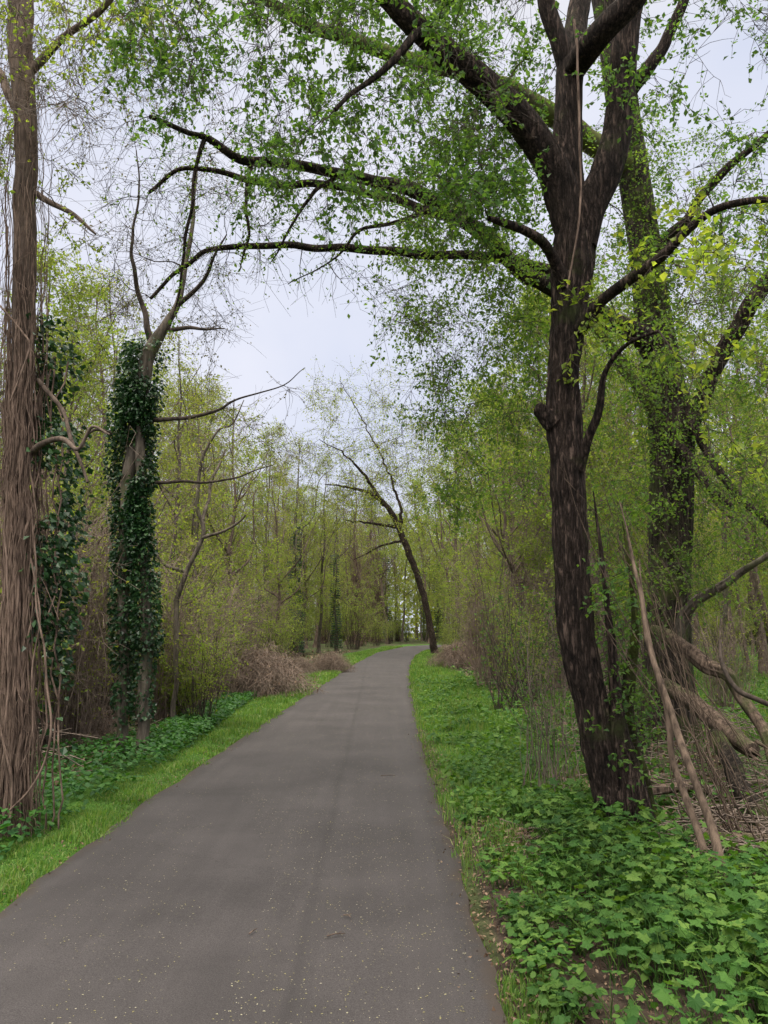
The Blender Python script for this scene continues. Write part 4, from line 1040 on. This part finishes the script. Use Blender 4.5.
def proto_shrub(name, seed, kind):
    rng = np.random.default_rng(seed); t = empty(name, (0, 0, 0)); A = []
    n, hh, sp_, rad = {'leafy': (34, 2.6, 1.1, (.006, .014)), 'bare': (85, 2.8, 1.1, (.006, .012)), 'bramble': (520, 1.05, 1.3, (.003, .007))}[kind]
    for _ in range(n):
        a = rng.uniform(0, 2 * PI); f = np.array([math.cos(a), math.sin(a), 0]) * rng.uniform(0, .35 if kind != 'bramble' else 1.0)
        f[2] = -.08
        h_ = hh * rng.uniform(.5, 1.1); o = sp_ * rng.uniform(.2, 1)
        a2 = a + rng.normal(0, .8)
        top = f + np.array([math.cos(a2) * o * .55, math.sin(a2) * o * .55, h_])
        e = f + np.array([math.cos(a2) * o * (1.3 if kind == 'bramble' else 1.0), math.sin(a2) * o * (1.3 if kind == 'bramble' else 1), h_ * (.25 if kind == 'bramble' else 1.1 * rng.uniform(.75, 1.1))])
        q = spline(np.stack([f, f * .5 + top * .5 + rng.normal(size=3) * .12 * hh * .4, top * .85 + rng.normal(size=3) * .1, e]), 12)
        if kind == 'bramble':
            rr_ = rng.uniform(.35, 1.25); hh_ = hh * rng.uniform(.45, 1.0) * (1.15 - .35 * rr_); a3 = a2 + rng.normal(0, .5)
            q = spline(np.stack([f, np.array([math.cos(a2) * rr_ * .35, math.sin(a2) * rr_ * .35, hh_ * .85]), np.array([math.cos(a2) * rr_ * .65, math.sin(a2) * rr_ * .65, hh_]), np.array([math.cos(a3) * rr_, math.sin(a3) * rr_, hh_ * .5]), np.array([math.cos(a3) * rr_ * 1.1, math.sin(a3) * rr_ * 1.1, rng.uniform(-.05, .3)])]) + rng.normal(size=(5, 3)) * .05, 12)
        A.append((q, np.linspace(1, .4, 12) * rng.uniform(*rad)))
    m = MB(); add_branches(m, A, 4); m.obj('stems', M[{'bare': 'thicket', 'bramble': 'thicket', 'leafy': 'twig'}[kind]], t)
    m = MB(); P2, R2 = twigs_on(A, {'leafy': (8, 14), 'bare': (7, 13), 'bramble': (5, 9)}[kind], {'leafy': .45, 'bare': .5, 'bramble': .4}[kind], rng, r=.0035)
    tubes(m, P2, R2, 3, 1)
    leaves(m, leaf_sites(P2, {'leafy': 8, 'bare': 1, 'bramble': 1}[kind], rng, .04), {'leafy': .06, 'bare': .05, 'bramble': .05}[kind], 0, up=.4, rng=rng)
    m.obj('foliage', [M[{'leafy': 'leaf_spring', 'bare': 'leaf_pale', 'bramble': 'litter'}[kind]], M['twig_pale']], t, smooth=False)
    return t

PROTO = {
    'slender': [proto_tree('slender_tree', 101 + i, 14, .13, 'slender') for i in range(4)],
    'pole': [proto_tree('pole_tree', 151 + i, 12, .085, 'pole') for i in range(3)],
    'leafy': [proto_tree('leafy_tree', 201 + i, 13, .15, 'leafy') for i in range(4)],
    'vine': [proto_tree('vine_draped_tree', 301 + i, 12, .15, 'vine') for i in range(3)],
    'ivy': [proto_tree('ivy_tree', 401 + i, 13, .14, 'ivy') for i in range(2)],
    'shrub': [proto_shrub('spring_shrub', 501 + i, 'leafy') for i in range(3)],
    'bare': [proto_shrub('bare_thicket', 601 + i, 'bare') for i in range(3)],
    'bramble': [proto_shrub('bramble_heap', 701 + i, 'bramble') for i in range(2)],
}
PH = {'pole': 12, 'slender': 14, 'leafy': 13, 'vine': 12, 'ivy': 13, 'shrub': 2.8, 'bare': 3, 'bramble': 1.1}
used = set(); placed = []

def place(kind, x, y, h, rng, side):
    p = PROTO[kind][rng.integers(len(PROTO[kind]))]
    if p.name in used: o = copy_tree(p)
    else: used.add(p.name); o = p
    s = h / PH[kind]
    o.location = (x, y, float(gz(x, y))); o.rotation_euler = (0, 0, rng.uniform(0, 2 * PI)); o.scale = (s, s, s)
    placed.append([o, kind, side, x, y]); return o

def height_cap(px, D):
    ys = np.interp(px, [-200, 60, 150, 200, 240, 275, 330, 400, 440, 470, 520, 600, 700, 768, 1000], [260, 260, 330, 345, 400, 440, 455, 450, 420, 350, 300, 260, 300, 320, 250])
    return 1.6 + (630 - ys) / F * D

rng = np.random.default_rng(77)
pts = []
def fits(x, y, d0):
    for (a, b) in pts:
        if (a - x) ** 2 + (b - y) ** 2 < d0 * d0: return False
    pts.append((x, y)); return True
pts += [(-3.0, 6.4), (-3.3, 10.2), (1.9, 6.25), (4.2, 11.5), (-3.6, 13), (3.3, 52)]

def woods(side, n, y0, y1, kinds, wts, dmin, margin, wid, hr, cap=True):
    c = 0; tries = 0
    while c < n and tries < n * 60:
        tries += 1
        u = rng.random(); y = math.sqrt(y0 ** 2 + (y1 ** 2 - y0 ** 2) * u ** 1.25)
        if side == 'L': x = float(XL(y)) - margin(y) - rng.random() * wid(y)
        else: x = float(XR(y)) + margin(y) + rng.random() * wid(y)
        if abs(px_of(x, y) - 384) > 480: continue
        if not fits(x, y, dmin * (.6 + y / 40)): continue
        k = kinds[rng.choice(len(kinds), p=wts)]
        h = rng.uniform(*hr)
        if cap: h = min(h, height_cap(px_of(x, y), y) * rng.uniform(.78, 1.0))
        if h < 1.5: continue
        place(k, x, y, h, rng, side); c += 1

for px, Y, h, kd in ((82, 10.4, 1.6, 'bare'), (62, 12.5, 1.8, 'bare'), (100, 13, 3.6, 'shrub'), (74, 14, 3.4, 'shrub'), (160, 13.5, 2.4, 'bare'), (196, 15, 2.3, 'bare'), (212, 17, 2.6, 'bare'), (90, 14.5, 3.0, 'shrub'), (120, 15, 2.6, 'shrub'), (205, 13.2, 1.9, 'shrub'), (228, 19.5, 2.4, 'shrub'), (240, 24, 3.2, 'bare'), (278, 27, 2.6, 'shrub')):
    place(kd, (px - CX) / F * Y, Y, h, rng, 'L')
W = lambda y: max(2.0, y * .62)
for px, Y, top, kd, sd in ((88, 16.5, 330, 'leafy', 'L'), (66, 22, 250, 'leafy', 'L'), (205, 22, 372, 'slender', 'L'), (232, 27, 395, 'leafy', 'L'), (176, 19, 350, 'slender', 'L'), (262, 34, 425, 'slender', 'L'), (150, 30, 300, 'slender', 'L'), (110, 26, 290, 'leafy', 'L'), (300, 48, 440, 'ivy', 'L'), (338, 60, 490, 'ivy', 'L'),
                           (505, 24, 400, 'leafy', 'R'), (520, 19, 420, 'leafy', 'R'), (500, 36, 395, 'leafy', 'R'), (548, 26, 330, 'slender', 'R'), (474, 31, 510, 'vine', 'R'), (428, 94, 480, 'leafy', 'L'), (446, 99, 455, 'leafy', 'L'), (402, 97, 515, 'slender', 'L'), (462, 62, 425, 'leafy', 'R'), (452, 72, 470, 'leafy', 'R'), (472, 48, 400, 'leafy', 'R'), (512, 22, 470, 'vine', 'R'), (492, 26, 490, 'pole', 'R'), (530, 30, 440, 'vine', 'R'), (612, 24, 300, 'leafy', 'R'), (735, 26, 280, 'leafy', 'R'), (700, 34, 300, 'slender', 'R'), (760, 40, 330, 'slender', 'R')):
    p = at(px, top, Y); pts.append((p[0], Y)); place(kd, p[0], Y, p[2], rng, sd)
woods('L', 54, 13, 60, ['slender', 'leafy', 'vine', 'ivy', 'pole'], [.26, .16, .22, .11, .25], .9, lambda y: 2.2 + .02 * y, W, (9, 17))
woods('L', 40, 55, 110, ['slender', 'leafy', 'vine', 'ivy'], [.3, .35, .22, .13], 1.6, lambda y: 2.5, lambda y: y * .5, (13, 21))
woods('R', 34, 17, 50, ['slender', 'leafy', 'vine', 'pole'], [.2, .5, .12, .18], 1.1, lambda y: 2.0 + 2.2 * sstep(22, 34, y), lambda y: min(6, y * .22), (7, 13))
woods('R', 30, 20, 60, ['slender', 'leafy', 'pole'], [.4, .3, .3], 1.8, lambda y: 5.5, lambda y: y * .5, (9, 16))
woods('R', 34, 50, 110, ['leafy', 'slender', 'vine'], [.55, .3, .15], 1.8, lambda y: 2.5, lambda y: y * .45, (13, 20))
# understorey
woods('L', 26, 8.5, 60, ['bare'], [1], .5, lambda y: 1.5 + .04 * y, lambda y: y * .5, (2.0, 4.2), False)
woods('L', 24, 9.5, 60, ['shrub'], [1], .5, lambda y: 1.7 + .03 * y, lambda y: y * .5, (1.6, 3.4), False)
woods('R', 7, 14, 50, ['bare'], [1], .6, lambda y: 1.7 + .02 * y, lambda y: 4, (1.8, 3.4), False)
woods('R', 26, 14, 55, ['shrub'], [1], .6, lambda y: 1.9, lambda y: y * .25, (1.6, 3.2), False)
woods('L', 10, 8.8, 22, ['bare'], [1], .35, lambda y: 1.3 + .05 * y, lambda y: y * .45, (2.2, 4.0), False)
woods('L', 20, 8.8, 26, ['shrub'], [1], .35, lambda y: 1.2 + .05 * y, lambda y: y * .45, (1.4, 3.2), False)
for _ in range(34):
    place(['leafy', 'slender', 'vine', 'ivy'][rng.integers(4)], rng.uniform(-16, 20), rng.uniform(97, 116), rng.uniform(13, 19), rng, 'L')
for _ in range(26):
    place('shrub', rng.uniform(-12, 18), rng.uniform(96, 104), rng.uniform(2.5, 4.5), rng, 'L')
woods('L', 26, 55, 110, ['shrub'], [1], 1.0, lambda y: 2.0, lambda y: y * .4, (3.0, 5.5), False)
woods('R', 26, 50, 110, ['shrub'], [1], 1.0, lambda y: 2.0, lambda y: y * .4, (3.0, 5.5), False)
BR = []
for px, py, h in ((256, 694, 1.35), (330, 672, .8), (296, 674, .7), (462, 668, 1.2), (478, 664, 1.1), (70, 748, .7)):
    g = G(px, py); BR.append(place('bramble', g[0], g[1], h, rng, 'L' if px < 384 else 'R'))

ORD = 'first second third fourth fifth sixth seventh eighth ninth tenth eleventh twelfth thirteenth fourteenth fifteenth sixteenth'.split()
DESC = {
    'pole': ('thin near-leafless pole tree', 'tree', 'thin'),
    'slender': ('slender pale-leaved tree', 'tree', 'slender'), 'leafy': ('bushy yellow-green tree', 'tree', 'yellow-green'), 'vine': ('brown vine-draped tree', 'tree', 'vine-draped'), 'ivy': ('ivy-wrapped tree', 'tree', 'ivy-wrapped'),
    'shrub': ('yellow-green leafy shrub', 'shrub', 'leafy'), 'bare': ('bare brown thicket', 'shrub', 'bare'), 'bramble': ('tangled brown bramble heap', 'bramble', 'bramble')}
SIDE = {'L': 'on the bramble side of the path', 'R': 'on the meadow side of the path'}
for kind in DESC:
    for side in 'LR':
        rows = [p for p in placed if p[1] == kind and p[2] == side]
        rows.sort(key=lambda p: p[4])
        near, far = rows[:16], rows[16:]
        d, cat, _ = DESC[kind]
        for i, p in enumerate(near):
            tag(p[0], (f'{ORD[i]} {d} going away {SIDE[side]}' if len(rows) > 1 else f'only {d} {SIDE[side]}'), cat, f'{d}s {SIDE[side]}')
        for p in far:
            tag(p[0], f'distant {d} past the first sixteen {SIDE[side]}', cat, f'distant {d}s {SIDE[side]}')

# ------------------------------------------------------------------ far wood closing the view
def far_wood():
    rng = np.random.default_rng(91); mb = MB()
    n = 230
    a = rng.uniform(-.75, .75, n); D = rng.uniform(112, 165, n)
    x = D * np.sin(a); y = D * np.cos(a)
    x = np.r_[x, rng.uniform(26, 75, 60), rng.uniform(-85, -30, 50)]; y = np.r_[y, rng.uniform(45, 110, 60), rng.uniform(35, 110, 50)]
    n = len(x)
    Hh = rng.uniform(13, 21, n); z = gz(x, y)
    k = 6; u = np.linspace(0, 1, k)
    P = np.stack([x[:, None] + rng.normal(0, .25, (n, k)), y[:, None] + rng.normal(0, .25, (n, k)), z[:, None] - .3 + Hh[:, None] * u], -1)
    tubes(mb, P, (.10 + .1 * rng.random(n))[:, None] * (1 - .8 * u), 6, 1)
    m = 1500
    i = np.repeat(np.arange(n), m)
    zz = rng.random(n * m) ** .8; rad = 3.6 * np.sin(PI * np.clip(zz * .92 + .06, 0, 1)) ** .6
    ang = rng.uniform(0, 2 * PI, n * m); rr = rad * np.sqrt(rng.random(n * m))
    C = np.stack([x[i] + rr * np.cos(ang), y[i] + rr * np.sin(ang), z[i] + Hh[i] * (.0 + 1.02 * zz)], 1)
    kp = vnoise(C[:, 0] * .6, C[:, 1] * .6, C[:, 2] * .5) > -.15
    leaves(mb, C[kp], .55, 0, rng=rng)
    tag(mb.obj('far_wood', [M['leaf_pale'], M['bark_grey']], smooth=False), 'far wood of pale spring trees closing the view', 'wood', kind='stuff')
far_wood()

# ------------------------------------------------------------------ small twigs on the path
for i, (px, py, a, L) in enumerate(((336, 940, .35, .10), (347, 921, -.6, .05), (388, 778, .1, .16), (252, 937, 1.2, .06))):
    x, y = ground_at(px, py); d = np.array([math.cos(a), math.sin(a), 0]) * L * .5; c = np.array([x, y, .026])
    m = MB(); P = spline(np.stack([c - d, c + np.array([.004, .006, .004]), c + d]), 10); tubes(m, P, np.linspace(.004, .002, 10), 6, cap=True)
    q = c + d * .2; tubes(m, np.stack([q, q + np.array([.012, .02, .006]), q + np.array([.02, .035, .003])]), [.0025, .002, .001], 5)
    o = m.obj('fallen_twig', M['bark_brown'], None, c); o.location = c
    tag(o, ['brown twig with a side spur lying in mid-path on the asphalt', 'tiny twig just beyond the spurred twig on the asphalt', 'long thin twig farthest up the path on bare asphalt', 'little twig among petals towards the nettle side of the asphalt'][i], 'twig')

# ================================================================== light
w = bpy.data.worlds.new('World'); S.world = w; w.use_nodes = True
nt = w.node_tree; nt.nodes.clear(); L = nt.links.new
SUN_EL, SUN_AZ = math.radians(52), math.radians(200)
sky = nt.nodes.new('ShaderNodeTexSky'); sky.sky_type = 'NISHITA'; sky.sun_disc = False; sky.sun_elevation = SUN_EL; sky.sun_rotation = SUN_AZ; sky.dust_density = 3; sky.air_density = 1
bg = nt.nodes.new('ShaderNodeBackground'); bg.inputs[1].default_value = .10; L(sky.outputs[0], bg.inputs[0])
# overcast layer: brighter towards the zenith, with soft cloud mottling
tc = nt.nodes.new('ShaderNodeTexCoord'); sx = nt.nodes.new('ShaderNodeSeparateXYZ'); L(tc.outputs['Generated'], sx.inputs[0])
nz = nt.nodes.new('ShaderNodeTexNoise'); nz.inputs['Scale'].default_value = 2.6; nz.inputs['Detail'].default_value = 5; L(tc.outputs['Generated'], nz.inputs['Vector'])
cr = nt.nodes.new('ShaderNodeValToRGB'); e = cr.color_ramp.elements; e[0].position = .35; e[0].color = (.47, .50, .60, 1); e[1].position = .65; e[1].color = (.58, .585, .65, 1); L(nz.outputs['Fac'], cr.inputs[0])
wz = nt.nodes.new('ShaderNodeMapRange'); wz.inputs['From Min'].default_value = .6; wz.inputs['From Max'].default_value = .85; L(sx.outputs['Z'], wz.inputs['Value'])
wm = nt.nodes.new('ShaderNodeMix'); wm.data_type = 'RGBA'; wm.inputs['B'].default_value = (.68, .63, .55, 1); L(wz.outputs[0], wm.inputs['Factor']); L(cr.outputs[0], wm.inputs['A'])
mr = nt.nodes.new('ShaderNodeMapRange'); mr.inputs['From Min'].default_value = .68; mr.inputs['From Max'].default_value = 1; mr.inputs['To Min'].default_value = 1.0; mr.inputs['To Max'].default_value = 9; L(sx.outputs['Z'], mr.inputs['Value'])
b2 = nt.nodes.new('ShaderNodeBackground'); L(wm.outputs['Result'], b2.inputs[0]); L(mr.outputs[0], b2.inputs[1])
mx = nt.nodes.new('ShaderNodeMixShader'); mx.inputs[0].default_value = .92; L(bg.outputs[0], mx.inputs[1]); L(b2.outputs[0], mx.inputs[2])
out = nt.nodes.new('ShaderNodeOutputWorld'); L(mx.outputs[0], out.inputs['Surface'])

sl = bpy.data.lights.new('sun', 'SUN'); sl.energy = 1.5; sl.angle = math.radians(40); sl.color = (1, .95, .86)
so = bpy.data.objects.new('sun', sl); COL.objects.link(so)
d = Vector((math.sin(SUN_AZ) * math.cos(SUN_EL), math.cos(SUN_AZ) * math.cos(SUN_EL), math.sin(SUN_EL)))
so.rotation_euler = (-d).to_track_quat('-Z', 'Y').to_euler()

S.view_settings.view_transform = 'Standard'; S.view_settings.look = 'None'; S.view_settings.exposure = 0.66; S.view_settings.gamma = 1; S.view_settings.use_curve_mapping = False
c = S.cycles
c.max_bounces = 6; c.diffuse_bounces = 3; c.glossy_bounces = 2; c.transmission_bounces = 3; c.transparent_max_bounces = 4
c.use_denoising = True
c.use_adaptive_sampling = True; c.adaptive_threshold = .02
